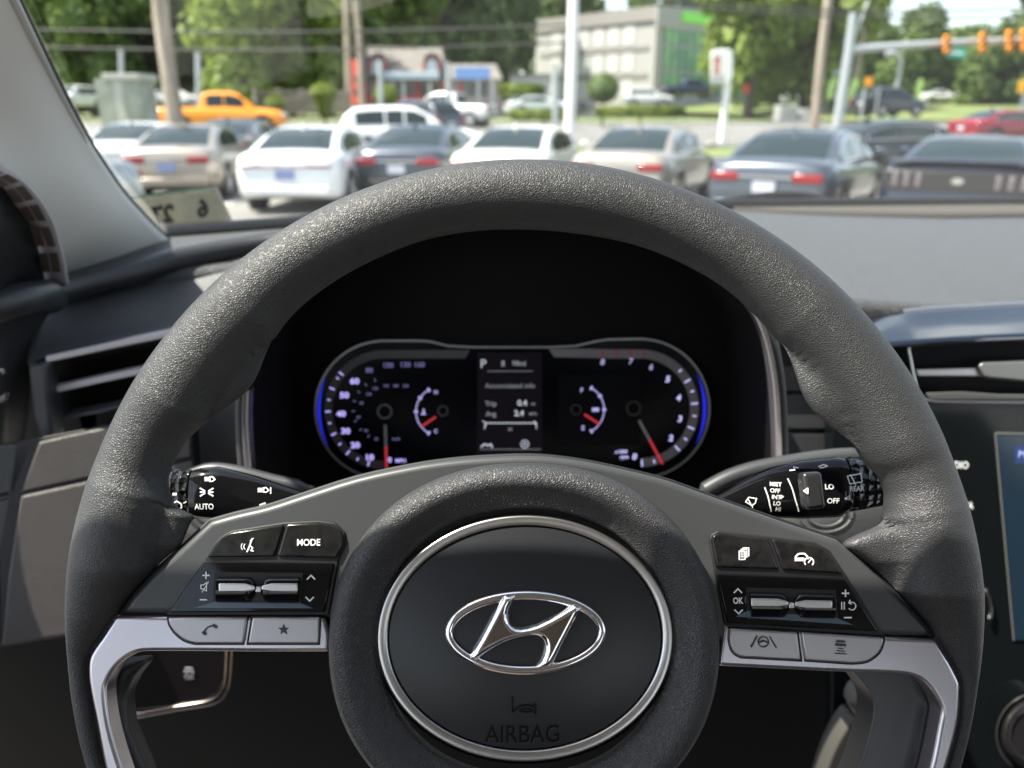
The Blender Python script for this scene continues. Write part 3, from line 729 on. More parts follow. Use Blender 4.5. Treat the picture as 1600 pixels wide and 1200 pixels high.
o_, i_ = arcband(1000, 638, 92, 78, 0, 178); o_ = [(857,545),(920,545),(960,546)] + o_; i_ = [(866,558),(920,559),(960,560)] + i_
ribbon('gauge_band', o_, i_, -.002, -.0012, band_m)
o_, i_ = arcband(600, 640, 104.5, 104.3, -124, -60); i_ = [(lerp(o[0], 600, .052 * math.sin(math.pi * k / 40)), lerp(o[1], 640, .052 * math.sin(math.pi * k / 40))) for k, o in enumerate(o_)]; ribbon('blue_light_line', o_, i_, -.002, -.0008, blue_lit)
o_, i_ = arcband(1000, 638, 104, 98.5, 58, 124); i_ = [(lerp(o[0], 1000, .056 * math.sin(math.pi * k / 40)), lerp(o[1], 638, .056 * math.sin(math.pi * k / 40))) for k, o in enumerate(o_)]; ribbon('blue_light_line', o_, i_, -.002, -.0008, blue_lit)
HC_ = -.0009
def CT(mb, s, px, py, size, **k):
    k.setdefault('bold', .03); T(mb, s, px, py, size, HC_ + .0001, fr=CF, **k)
def CLn(mb, pts, wd, closed=False): L(mb, pts, wd, HC_, closed, fr=CF)
def f(mb):
    for s_, x, y in (('10',577,715),('20',555,696),('30',540,674),('40',533,647),('50',538,618),('60',554,596)): CT(mb, s_, x, y, 9, sx=1.15, bold=.04)
    CT(mb, '0', 609, 719, 8, bold=.04); CT(mb, 'MPH', 626, 720, 6)
    for k, a in enumerate((-164, -152, -140, -128, -116, -104, -92, -80, -68, -56, -50)):
        r0, r1 = (91, 84) if k % 2 == 0 else (89, 86); CLn(mb, [(600 + r0 * math.sin(R(a)), 640 - r0 * math.cos(R(a))), (600 + r1 * math.sin(R(a)), 640 - r1 * math.cos(R(a)))], 2.2)
ink(face, 'speed_figures', f, lav)
def f(mb):
    for s_, x, y in (('80',577,579),('100',606,571),('130',633,570),('160',655,570)): CT(mb, s_, x, y, 8, sx=1.05)
    for s_, x, y in (('20',588,686),('40',572,673),('60',560,652),('80',565,630),('100',576,616),('120',586,607),('140',603,603),('180',618,603),('220',634,603)): CT(mb, s_, x, y, 4.5)
    for k in range(8): a = -150 + k * 19; CLn(mb, [(600 + 50 * math.sin(R(a)), 640 - 50 * math.cos(R(a))), (600 + 46 * math.sin(R(a)), 640 - 46 * math.cos(R(a)))], 1.5)
    CT(mb, 'km/h', 619, 686, 4.5)
ink(face, 'metric_figures', f, lav_dim)
def f(mb):
    for s_, x, y in (('2',1048,685),('3',1062,655),('4',1060,622),('5',1043,593),('0',991,714)): CT(mb, s_, x, y, 9.5, bold=.04, shear=.15)
    CT(mb, 'x1000', 970, 706, 5.5, shear=.2); CT(mb, 'rpm', 975, 714, 6, shear=.2)
    for k, a in enumerate((178, 165, 137, 124, 111, 98, 85, 72, 60, 47)):
        r0, r1 = (90, 81) if k % 2 == 0 else (88, 84); CLn(mb, [(1000 + r0 * math.sin(R(a)), 638 - r0 * math.cos(R(a))), (1000 + r1 * math.sin(R(a)), 638 - r1 * math.cos(R(a)))], 2.2)
ink(face, 'engine_figures', f, M('engine figures', (.1, .1, .2), .6, emit=((.5, .48, .85), .40)))
ink(face, 'dim_engine_figures', lambda mb: [CT(mb, s_, x, y, 9, bold=.04, shear=.15) for s_, x, y in (('6',1017,574),('7',985,565),('8',941,566))], M('dim engine figures', (.1, .1, .2), .6, emit=((.5, .48, .8), .2)))
ink(face, 'red_line_marks', lambda mb: [CLn(mb, [(x, 546), (x, 556)], 2) for x in (941, 963, 985, 1007)], red_dim)
def small_arc(mb, cx, cy, s_):
    pts = [(cx + s_ * 40 * math.cos(R(a)), cy + 39 * math.sin(R(a))) for a in range(-62, 63, 6)]; CLn(mb, pts, 1.8)
    for a in (-60, -33, 0, 60): CLn(mb, [(cx + s_ * 38 * math.cos(R(a)), cy + 37 * math.sin(R(a))), (cx + s_ * 42 * math.cos(R(a)), cy + 41 * math.sin(R(a)))], 3.5)
def f(mb):
    small_arc(mb, 690, 643, -1)
    CT(mb, 'H', 681, 613, 6); CT(mb, 'C', 681, 674, 6); CLn(mb, [(662,640),(662,646)], 3); CLn(mb, [(658,647),(665,647)], 2)
def f2(mb):
    small_arc(mb, 904, 640, 1); CT(mb, 'F', 909, 610, 7); CT(mb, 'E', 911, 669, 7); CLn(mb, [(927,640),(934,640)], 6)
ink(face, 'fuel_marks', f2, M('soft marks b', (.1, .1, .2), .6, emit=((.42, .38, .75), .33)))
ink(face, 'temperature_marks', f, M('soft marks', (.1, .1, .2), .6, emit=((.42, .38, .75), .33)))
def disc(name, x, y, r, mat, r2=None):
    o1, i1 = arcband(x, y, r, r2 or .1, 0, 360, 32); return ribbon(name, o1, i1, -.002, .0015, mat)
ring_m = M('needle hub ring', (.16, .16, .17), .4)
for x, y, r, m_ in ((601,643,12,ring_m), (692,642,9,M('hub b', (.07, .07, .075), .4)), (900,640,9,M('hub c', (.035, .035, .04), .4)), (990,638,12,M('hub d', (.03, .03, .035), .4))): disc('needle_hub', x, y, r, m_, r - 3)
def needle(p, q, split, wd):
    a, b_ = Vector(p), Vector(q); m_ = a.lerp(b_, split)
    mb = MB(); L(mb, [tuple(m_), tuple(b_)], wd, .0012, fr=CF); nd = mb.build('needle', needle_r, cl, smooth=False)
    if split > 0: mb = MB(); L(mb, [tuple(a), tuple(m_)], wd + .4, .0011, fr=CF); mb.build('needle_shaft', needle_w, cl, smooth=False)
needle((602,665), (604,735), .48, 4); needle((999,658), (1035,724), .45, 4)
needle((680,652), (659,666), 0, 3.4); needle((914,648), (936,662), 0, 3.6)
# small centre display and right hand inset
mb = MB(); q = [(746,551),(847,551),(848,712),(745,712)]; mb.prism(CP(q, -.002), CP(q, -.0012)); disp = mb.build('centre_display', lcd, cl, smooth=False)
mb = MB(); q = [(872,586),(1000,586),(1000,695),(872,695)]; mb.prism(CP(q, -.002), CP(q, -.0017)); mb.build('inset_panel', M('inset', (.003, .0035, .005), .5, spec=.12), cl, smooth=False)
def f(mb):
    CT(mb, 'P', 755, 569, 14, bold=.0); CT(mb, '0.4', 816, 630, 9); CT(mb, '2.4', 811, 646, 9)
    CLn(mb, [(757,665),(760,661),(836,661),(838,665)], 1.8); CLn(mb, [(754,658),(760,661),(757,670)], 1.6); CLn(mb, [(834,658),(838,661),(838,670)], 1.6)
    CLn(mb, [(752,698),(757,694),(762,696),(767,694),(769,699)], 2.5); CLn(mb, arc(820, 694, 6, 0, 360), 1.5); CT(mb, 'A', 820, 694, 6)
ink(disp, 'display_figures', f, lcd_txt)
def f(mb):
    CT(mb, 'Accumulated info', 797, 603, 8, bold=.01); CT(mb, 'Trip', 767, 631, 7.5); CT(mb, 'Avg', 767, 647, 7.5); CT(mb, '98mi', 811, 568, 8); CT(mb, 'mi', 833, 631, 5); CT(mb, 'MPG', 833, 647, 4.5)
    CLn(mb, [(762,580),(832,580)], 1); CLn(mb, [(786,565),(786,571)], 5); CT(mb, '50', 797, 671, 5); CLn(mb, [(750,702),(845,702)], 1)
ink(disp, 'dim_display_lettering', f, lcd_dim)

# ---- steering column shroud
SH = Fr(P(800, 900, .40), R(20))
shroud_m = M('column shroud', (.07, .07, .068), .5, bump=('leather', 900, .3, .0005))
mb = MB(); spx = cr([(1120,760),(1200,742),(1300,732),(1372,760),(1388,800),(1368,842),(1300,880),(1000,960),(640,960),(340,860),(285,820),(272,790),(290,762),(350,740),(400,738),(450,760),(540,800),(660,830),(980,830),(1060,800)], 4, True)
lv = [(0, -.06), (0, -.018), (3, -.012), (7, -.008), (13, -.006)]
rows = [[SH.w(x, y, h) for x, y in shrink(spx, k)] for k, h in lv]
mb.loft(rows, True); mb.f.append(tuple(range(len(mb.v) - len(spx), len(mb.v))))
shr = mb.build('column_shroud', shroud_m, dash, ang=60)
for cx, cy in ((1290, 800), (330, 795)):
    mb = MB()
    for r0 in (42, 30): mb.tube([SH.w(cx + r0 * math.cos(R(a)), cy + r0 * .75 * math.sin(R(a)), -.0055) for a in range(0, 361, 12)], .0009, 8)
    mb.build('stalk_boot', dash_black if cx < 500 else shroud_m, shr)
# grey lips of the shroud top over each stalk
mb = MB(); mb.tube([SH.w(*q, -.004) for q in cr([(1095,770),(1135,748),(1180,733),(1240,722),(1300,714),(1340,712)], 4)], [.002] + [.005] * 19 + [.003], 12); mb.build('shroud_lip', bezel_m, shr)
mb = MB(); mb.tube([SH.w(*q, -.004) for q in cr([(300,742),(330,733),(375,738),(430,752),(490,764)], 4)], [.004] * 15 + [.002, .002], 12); mb.build('shroud_lip', bezel_m, shr)

# ---- centre stack: gloss panel with vent, key lettering, screen and knob
GF = Fr(P(1480, 700, .57), R(12), R(-4))
top_l = [(1330,510,.655),(1362,499,.657),(1400,490,.66),(1440,484,.662),(1500,480,.665),(1600,475,.67),(1750,471,.67)]
mid_l = [(1330,528,.62),(1362,520,.62),(1400,514,.62),(1440,512,.622),(1500,508,.625),(1600,502,.63),(1750,498,.63)]
low_l = [(1330,548,.585),(1362,545,.584),(1400,542,.583),(1440,538,.583),(1500,534,.585),(1600,530,.588),(1750,526,.59)]
gl = sheet('gloss_panel_top', [top_l, mid_l, low_l], M('gloss black sky tint', (.004, .007, .014), .05, spec=.6), thick=.003)  # blue in the base colour stands for reflected sky
gloss = M('centre gloss', (.005, .007, .008), .08, spec=.25)
cpn = plate('centre_panel', [(1300,548),(1362,545),(1422,540),(1428,565),(1434,598),(1440,618),(1450,627),(1760,630),(1760,1330),(1300,1330)], 0, -.02, gloss, dash, fr=GF, bevel=.0012)
CV = plate('air_vent', [(1400,528),(1760,515),(1760,640),(1400,640)], -.024, -.03, deep, dash, fr=GF, bevel=.001)
mb = MB(); mb.tube([GF.w(*q, .0005) for q in cr([(1600,529),(1500,533),(1432,538),(1420,543),(1422,560),(1430,598),(1438,616),(1452,626),(1500,628),(1600,629),(1760,629)], 4)], .0011, 8); mb.build('vent_surround', brushed, CV)
mb = MB(); q = [(1430,577),(1600,573),(1760,571),(1760,584),(1540,588),(1434,588)]; mb.prism([GF.w(x, y, -.016) for x, y in q], [GF.w(x, y, -.008) for x, y in q]); mb.build('vent_bar', brushed, CV, bevel=.001)
mb = MB(); q = [(1525,572),(1533,564),(1600,562),(1760,560),(1760,600),(1600,598),(1545,593),(1534,590)]; mb.prism([GF.w(x, y, -.012) for x, y in q], [GF.w(x, y, -.003) for x, y in shrink(q, 3)]); mb.build('vent_tab', M('vent tab', (.22, .22, .21), .3, metal=.6), CV, bevel=.0012)
mb = MB(); q = [(1446,614),(1500,612),(1560,616),(1760,618),(1760,626),(1452,625)]; mb.prism([GF.w(x, y, -.02) for x, y in q], [GF.w(x, y, -.003) for x, y in q]); mb.build('vent_floor', shroud_m, CV, bevel=.001)
mb = MB(); mb.tube([P(x, y - 1, Y) for x, y, Y in cr([(1410,490,.658),(1440,486,.66),(1500,482,.663),(1600,477,.668),(1750,473,.668)], 4)], .0028, 8); mb.build('top_trim_line', brushed, gl)
ink(cpn, 'radio_lettering', lambda mb: T(mb, 'RADIO', 1494, 727, 11.5, .0003, fr=GF, bold=.03, sx=.8))
ink(cpn, 'media_lettering', lambda mb: T(mb, 'MEDIA', 1502, 790, 11.5, .0003, fr=GF, bold=.03, sx=.8))
sp = [(1555,677),(1760,680),(1760,1004),(1584,1000)]
mb = MB(); qs = [GF.w(x, y, .0006) for x, y in sp]; mb.tube(qs + [qs[0]], .0007, 6); fr_ = mb.build('screen_frame', M('frame line', (.12, .12, .11), .4), cpn)
mb = MB(); mb.prism([GF.w(x, y, .0) for x, y in sp], [GF.w(x, y, .0005) for x, y in sp]); scn = mb.build('touch_screen', M('screen glass', (.006, .01, .014), .12, emit=((.05, .14, .25), .05)), cpn, smooth=False)
mb = MB(); q = [(1584,696),(1760,698),(1760,726),(1586,724)]; mb.prism([GF.w(x, y, .0) for x, y in q], [GF.w(x, y, .0008) for x, y in q]); mb.build('screen_tile', M('tile', (.01, .02, .06), .3, emit=((.06, .12, .4), .10)), scn, smooth=False)
ink(scn, 'screen_lettering', lambda mb: T(mb, 'M', 1597, 710, 12, .001, fr=GF, bold=0), M('screen text', (.1, .1, .1), .5, emit=((.4, .45, .9), .5)))
kc = (1622, 1148)
mb = MB()
def kring(r, h): return [GF.w(kc[0] + r * math.cos(k * math.pi / 32), kc[1] + r * math.sin(k * math.pi / 32), h) for k in range(64)]
mb.loft([kring(r, h) for r, h in ((58, 0), (58, .003), (54, .016), (50, .018), (40, .018))], True); mb.f.append(tuple(range(len(mb.v) - 64, len(mb.v)))); kb = mb.build('volume_knob', M('knob side', (.015, .015, .016), .35, bump=('wave', 300, .5, .001)), cpn, ang=40)
mb = MB(); mb.loft([kring(r, h) for r, h in ((46, .0181), (46, .0195), (42, .0195), (41, .0181))], True); mb.build('knob_ring', chrome, kb, ang=40)
mb = MB(); mb.tube([GF.w(x, y, .004) for x, y in cr([(1538,918),(1544,930),(1548,950),(1547,964),(1543,966)], 4)], .0014, 8); mb.build('toggle_edge', chrome, cpn)
mb = MB(); mb.loft([kring(r, h) for r, h in ((66, .001), (64, .002), (62, .001))], True); mb.build('knob_groove', M('groove', (.03, .03, .03), .3), cpn)

# ---- switch panel low on the left: stability control off
SW = Fr(P(310, 1065, .50), R(0))
b = plate('stability_switch', [(200,1010),(353,1010),(350,1060),(342,1080),(325,1092),(273,1103),(200,1110)], 0, -.012, M('switch face', (.012, .010, .010), .3), dash, fr=SW, bevel=.001)
def f(mb):
    h = .0003; L(mb, [(290,1044),(300,1044)], 4, h, fr=SW); L(mb, [(288,1049),(302,1049)], 4, h, fr=SW); L(mb, [(288,1057),(292,1053),(297,1057),(302,1053)], 1.8, h, fr=SW); T(mb, 'OFF', 296, 1060, 6, h, fr=SW)
ink(b, 'switch_symbol', f, M('switch ink', (.5, .46, .45), .5))
mb = MB(); mb.tube([SW.w(*q, .001) for q in cr([(200,1118),(273,1104),(325,1095),(343,1083),(351,1062),(354,1010)], 4)], .0007, 8); mb.build('switch_surround', M('bronze chrome', (.75, .66, .58), .25, metal=1), b)
mb = MB(); mb.tube([SW.w(*q, .001) for q in cr([(200,1124),(275,1110),(330,1101),(350,1088),(359,1062),(362,1010)], 4)], .0006, 8); mb.build('switch_surround', M('bronze chrome b', (.6, .52, .45), .3, metal=1), b)
# ignition/console piece seen through the right lower opening
RW = Fr(P(1340, 1130, .50), R(0))
plate('console_trim', cr([(1345,1085),(1365,1100),(1380,1130),(1380,1200),(1350,1140),(1332,1110)], 3, True), 0, -.02, M('console grey', (.10, .095, .085), .6), dash, fr=RW, bevel=.004)
plate('console_trim', cr([(1330,1130),(1348,1140),(1345,1165),(1325,1200),(1310,1250),(1280,1250),(1300,1180)], 3, True), .002, -.02, M('console grey b', (.06, .057, .05), .6), dash, fr=RW, bevel=.004)
mb = MB(); mb.tube([RW.w(*q, .008) for q in ((1328,1097),(1342,1118),(1353,1142))], .0012, 8); mb.tube([RW.w(*q, .008) for q in ((1324,1108),(1336,1126),(1350,1146))], .0008, 8); mb.build('console_bright_edge', chrome, dash)

# ---------------------------------------------------------------- car body around the cabin
body = thing('car_cabin', 'windscreen, pale grey pillar with slotted grille and door edge beside the dashboard', 'car body', loc=(.3, 0, .3))
edge_r = [(268,379,.80),(228,340,.745),(185,290,.69),(128,200,.61),(66,78,.53),(14,-30,.475),(-60,-190,.41)]
edge_l = [(60,446,.665),(42,370,.60),(8,285,.545),(-60,190,.50),(-140,60,.45),(-200,-60,.41),(-300,-240,.36)]
rows = []
er, el_ = cr(edge_r, 6), cr(edge_l, 6)
for a, b_ in zip(er, el_):
    A, B = P(*a), P(*b_); w_ = B - A; n = w_.cross(Vector((-.3, -.45, .8))).normalized()
    if n.dot(CAM - A) < 0: n = -n
    r = [A + n * -.012 + Vector((0, .02, 0)), A]
    for k in range(1, 13): t = k / 12; r.append(A + w_ * t + n * .006 * math.sin(math.pi * t) ** 1.5)
    r.append(B + n * -.02 + Vector((0, .02, 0))); rows.append(r)
# last low rows tuck into the dash
pil = MB().loft(rows).build('pillar_trim', pillar_m, body, ang=180)
so_ = pil.modifiers.new('s', 'SOLIDIFY'); so_.thickness = .004
mb = MB(); er2 = [P(x - 1, y - 1, Y - .001) for x, y, Y in er]; er3 = [P(x - 13, y + 4, Y - .004) for x, y, Y in er]
mb.loft([[a, (a + b_) / 2 + Vector((.002, -.004, .001)), b_] for a, b_ in zip(er2, er3)]); mb.build('pillar_edge_band', M('edge band', (.52, .52, .49), .7), body, ang=180)
mb = MB(); mb.tube([P(x + 1, y + 1, Y + .012) for x, y, Y in er], .0025, 8); mb.build('pillar_seal', dash_black, body)
# grille in the pillar foot, outline and cross bars
gl_o = [(108,446,.632),(100,400,.612),(84,345,.588),(60,305,.560),(32,276,.543),(0,262,.528),(-40,255,.508)]
gl_i = [(62,446,.636),(54,400,.612),(38,350,.588),(18,318,.560),(-4,290,.543),(-30,275,.528),(-60,265,.508)]
ga, gb = cr(gl_o, 5), cr(gl_i, 5)
mb = MB(); mb.loft([[P(*a), P(*b_)] for a, b_ in zip(ga, gb)]); gp = mb.build('vent_grille', grill_m, body, ang=180); so_ = gp.modifiers.new('s', 'SOLIDIFY'); so_.thickness = .004
go = cr([(97,428),(90,390),(76,350),(58,315),(34,286),(10,270),(-20,262)], 8); gi = cr([(64,428),(56,390),(42,350),(24,322),(4,296),(-20,282),(-40,275)], 8)
Yq = lambda y: interp(y, [262, 305, 345, 400, 446], [.518, .549, .577, .600, .618])
n = len(go)
for i0 in range(0, n - 8, 8):
    for s_ in (0, 1):
        cells = []
        for i in range(i0 + 1, i0 + 8):
            a, b_ = go[i], gi[i]; f0, f1 = ((.05, .44), (.53, .95))[s_]
            cells.append([P(lerp(a[0], b_[0], t), lerp(a[1], b_[1], t), Yq(lerp(a[1], b_[1], t)) - .0035) for t in (f0, f1)])
        MB().loft(cells).build('grille_slot', M('slot', (.085, .072, .068), .7) if i0 == 0 and s_ == 0 else bpy.data.materials['slot'], gp)
# dark door frame and door card edge at far left
DX = [(-50,262,.52),(-8,283,.535),(20,312,.555),(44,352,.58),(60,402,.60),(72,465,.63)]
DY = [(-40,560,.55),(-30,550,.55),(-10,520,.56),(10,500,.58),(30,485,.60),(64,472,.63)]
sheet('door_window_frame', [DX, DY], M('door black', (.004, .005, .006), .5), parent=body, thick=.004)
mb = MB(); mb.tube([P(*q) for q in cr([(-30,488,.545),(0,478,.555),(40,466,.575),(72,461,.60),(79,468,.61)], 5)], .0125, 14); mb.build('door_top_roll', M('door roll', (.03, .032, .034), .35), body)
sheet('door_card', [[(-30,500,.56),(0,492,.565),(50,482,.59),(84,480,.61)], [(-30,545,.56),(0,535,.565),(30,522,.585),(62,508,.605)], [(-30,610,.555),(0,600,.56),(22,590,.58),(46,560,.60)], [(-30,720,.55),(0,705,.56),(18,690,.58),(42,640,.605)], [(-40,1060,.56),(-30,1020,.56),(-10,900,.60),(24,760,.63)]], M('door card', (.022, .024, .026), .5), parent=body, thick=.003)
mb = MB(); mb.tube([P(*q) for q in ((-30,636,.535),(-8,630,.54),(9,620,.545),(10,616,.545))], .0022, 8); mb.tube([P(*q) for q in ((-30,580,.535),(-10,578,.54),(4,579,.545),(5,583,.545))], .0018, 8); mb.build('door_handle', silver, body)

# windscreen
glass = bpy.data.materials.new('windscreen glass'); glass.use_nodes = True; t = glass.node_tree; t.nodes.clear()
o_ = t.nodes.new('ShaderNodeOutputMaterial'); mx = t.nodes.new('ShaderNodeMixShader'); tr = t.nodes.new('ShaderNodeBsdfTransparent'); gs = t.nodes.new('ShaderNodeBsdfGlossy'); lw = t.nodes.new('ShaderNodeLayerWeight'); lw.inputs[0].default_value = .5
pw = t.nodes.new('ShaderNodeMath'); pw.operation = 'POWER'; pw.inputs[1].default_value = 3.5; t.links.new(lw.outputs['Facing'], pw.inputs[0])
fz = t.nodes.new('ShaderNodeMath'); fz.operation = 'MULTIPLY_ADD'; fz.inputs[1].default_value = .6; fz.inputs[2].default_value = .05; t.links.new(pw.outputs[0], fz.inputs[0])
tr.inputs[0].default_value = (.93, .965, .93, 1); gs.inputs['Roughness'].default_value = .01
t.links.new(fz.outputs[0], mx.inputs[0]); t.links.new(tr.outputs[0], mx.inputs[1]); t.links.new(gs.outputs[0], mx.inputs[2]); t.links.new(mx.outputs[0], o_.inputs[0])
rows = []
for i in range(41):
    x = -.52 + i * 1.62 / 40; r = []
    for k in range(17):
        q = k / 16; yf = yfar(x) + .012; xx = x if x > -.2 else lerp(x, x * .93, q); yt = .29 - .12 * ((x - .35) / .8) ** 2
        y = lerp(yf, yt, q); z = lerp(ZD - .012, 1.80, q) + .025 * math.sin(math.pi * q); r.append(Vector((xx, y, z)))
    rows.append(r)
MB().loft(rows).build('windscreen', glass, body, ang=180, flat=True)
mb = MB(); mb.box((-.50, -1.6, 1.815), (1.15, .24, 1.85)); 
roof = mb.build('roof_lining', M('roof lining', (.45, .43, .40), .9), body, bevel=.01)

mb = MB(); q = cr([(.38,1.38),(.44,1.425),(.475,1.46),(.497,1.51),(.512,1.56),(.530,1.61),(.56,1.65),(.62,1.66),(.70,1.64),(.72,1.50),(.72,1.38)], 3)  # unseen outline added and shaped to cast a curved shadow on the knee panel
mb.prism([Vector((-.50, y, z)) for y, z in q], [Vector((-.475, y, z)) for y, z in q]); mb.build('mirror_or_sun_blocker', dash_black, body, bevel=.004)
seatm = M('seat cloth', (.16, .12, .10), .9, bump=('noise', 300, .4, .001)); door_in = M('door lining', (.05, .05, .052), .6)  # unseen seats, added in warm cloth for reflections and bounce on the wheel
def seat(x):
    mb = MB(); rr = []
    for z, w_, y0, d_ in ((.80, .24, -.30, .10), (.95, .26, -.33, .13), (1.15, .25, -.37, .13), (1.35, .22, -.42, .11), (1.45, .16, -.45, .08)):
        rr.append([Vector((x + w_ * math.cos(k * math.pi / 12), y0 - d_ / 2 + d_ * .75 * math.sin(k * math.pi / 12), z)) for k in range(24)])
    mb.loft(rr, True, True); mb.build('seat_back', seatm, body)
    mb = MB(); rr = []
    for z, s_ in ((1.47, .10), (1.5, .13), (1.58, .135), (1.66, .12), (1.69, .08)): rr.append([Vector((x + s_ * math.cos(k * math.pi / 8), -.50 + s_ * .5 * math.sin(k * math.pi / 8), z)) for k in range(16)])
    mb.loft(rr, True, True); mb.build('headrest', seatm, body)
    mb = MB(); mb.box((x - .26, -.40, .62), (x + .26, .12, .82)); mb.build('seat_cushion', seatm, body, bevel=.06)
seat(.02); seat(.68)
for x0, x1 in ((-.62, -.56), (1.16, 1.22)):
    mb = MB(); mb.box((x0, -1.6, .5), (x1, .40, 1.30)); mb.build('door_lining', door_in, body, bevel=.02)
    mb = MB(); mb.box((x0, -.75, 1.30), (x1, -.55, 1.84)); mb.build('centre_pillar', trim_grey, body, bevel=.02)
mb = MB(); mb.box((-.6, -1.7, .45), (1.2, -1.6, 1.38)); mb.build('rear_bench', seatm, body, bevel=.05)
mb = MB(); mb.box((-.6, -1.7, .40), (1.2, .5, .45)); mb.build('cabin_floor', door_in, body)
# ---------------------------------------------------------------- outside: ground
def tz(y):
    if y < 6: return 0.0
    if y < 11: return -.10 * (y - 6) / 5
    if y < 17: return -.10
    if y < 60: return -.10 + (y - 17) / 43 * 1.1
    return 1.0
def asph(name, a, b, sc=3): return M(name, a, .9, colvar=(sc, a, b), bump=('noise', 60, .3, .01))
lot_m = asph('lot asphalt', (.17, .165, .155), (.22, .215, .20), .6)
road_m = asph('road asphalt', (.15, .148, .14), (.19, .185, .18), .4)
grass_m = M('grass', (.11, .16, .045), .9, colvar=(.35, (.09, .15, .035), (.20, .21, .07)), bump=('noise', 8, .5, .05))
conc = M('kerb concrete', (.42, .41, .38), .8, colvar=(2, (.36, .35, .33), (.46, .45, .42)))
def strip(name, y0, y1, mat, dz, x0=-400, x1=400, kind='structure', n=None):
    ys = sorted(set([y0, y1] + [y for y in (6, 11, 17, 25, 35, 45, 60) if y0 < y < y1])); rows = [[Vector((x, y, tz(y) + dz)) for x in (x0, -60, 0, 60, x1)] for y in ys]
    o = MB().loft(rows).build(name, mat, smooth=False, flat=True); tag(o, kind=kind); return o
strip('ground', -60, 900, grass_m, -.012)
strip('parking_lot', -50, 25.5, lot_m, -.004)
strip('road', 31, 52, road_m, -.004)
strip('far_parking_lot', 66, 96, lot_m, .004, -90, 16)
strip('side_road', 72, 88, road_m, .008, 18, 300)
def kerb(y):
    mb = MB(); mb.box((-400, y - .08, tz(y) - .1), (400, y + .08, tz(y) + .13)); tag(mb.build('kerb', conc, smooth=False), kind='structure')
for y in (25.5, 30.9, 52.1): kerb(y)
mark = M('road marking', (.75, .75, .72), .7)
for y in (36, 41.6, 47): 
    mb = MB(); 
    for k in range(40): x = -80 + k * 4; mb.add([(x, y, tz(y) + .003), (x + 2, y, tz(y) + .003), (x + 2, y + .14, tz(y + .14) + .003), (x, y + .14, tz(y + .14) + .003)], [(0, 1, 2, 3)])
    tag(mb.build('lane_marking', mark, smooth=False, flat=True), kind='structure')
mb = MB()
for k in range(14):
    x = -17 + k * 2.7; mb.add([(x, 11.1, -.099), (x + .11, 11.1, -.099), (x + .8, 16, -.099), (x + .69, 16, -.099)], [(0, 1, 2, 3)])
tag(mb.build('bay_marking', mark, smooth=False, flat=True), kind='structure')
def gx(px, Y, z=None):
    z = tz(Y) if z is None else z
    return (px - 800) / F * (Y * math.cos(PITCH) + (EYE - z) * math.sin(PITCH))
def zat(py, Y):
    d = ray(800, py); return EYE + Y / d.y * d.z

# ---------------------------------------------------------------- vehicles
tyre = M('tyre', (.012, .012, .012), .8); rim_m = M('alloy wheel', (.45, .45, .46), .3, metal=.8)
cglass = M('car glass', (.012, .022, .022), .06, spec=.6); tail_m = M('tail lamp red', (.24, .003, .010), .15, coat=.6); plate_w = M('number plate', (.50, .52, .60), .5)
plate_p = M('dealer plate', (.20, .25, .45), .5); clad = M('bumper black', (.02, .02, .022), .6); headl = M('head lamp', (.75, .78, .8), .1, coat=.7); chrome_c = M('car chrome', (.8, .8, .8), .12, metal=1)
PAINT = {}
def paint(name, c, metal=.0, rough=.28):
    if name not in PAINT: PAINT[name] = M('paint ' + name, c, rough, metal=metal, coat=.8)
    return PAINT[name]
SEDAN = dict(L=4.85, W=.92, belt=.98, zb=.24, top=[(0, .62), (.03, .92), (.12, 1.02), (.55, 1.06), (1.1, 1.05), (2.5, 1.0), (3.5, .95), (4.2, .86), (4.6, .74), (4.85, .5)],
             cab=[(.50, 1.0), (.85, 1.16), (1.25, 1.33), (1.7, 1.43), (2.2, 1.45), (2.7, 1.41), (3.2, 1.22), (3.62, .97)], rw=(.58, 1.55), ws=(2.75, 3.5), sw=[(.95, 1.75), (1.82, 2.85)], wh=(1.0, 3.85), wr=.335)
COUPE = dict(L=4.8, W=.96, belt=.98, zb=.22, top=[(0, .60), (.02, .98), (.10, 1.06), (.5, 1.06), (1.1, 1.03), (2.5, .98), (3.5, .96), (4.3, .88), (4.65, .76), (4.8, .5)],
             cab=[(.55, 1.0), (1.0, 1.14), (1.5, 1.29), (1.9, 1.36), (2.3, 1.37), (2.7, 1.32), (3.1, 1.16), (3.45, .96)], rw=(.65, 1.75), ws=(2.6, 3.3), sw=[(1.2, 1.75), (1.8, 2.8)], wh=(1.0, 3.75), wr=.35)
SUV = dict(L=4.7, W=.93, belt=1.08, zb=.30, top=[(0, .62), (.03, 1.0), (.12, 1.08), (1.1, 1.12), (2.5, 1.1), (3.3, 1.08), (4.1, 1.0), (4.5, .88), (4.7, .55)],
           cab=[(.05, 1.04), (.25, 1.40), (.55, 1.64), (1.1, 1.70), (2.0, 1.72), (2.5, 1.68), (3.0, 1.42), (3.4, 1.08)], rw=(.1, .5), ws=(2.6, 3.3), sw=[(.6, 1.5), (1.57, 2.1), (2.17, 2.85)], wh=(.95, 3.75), wr=.37)
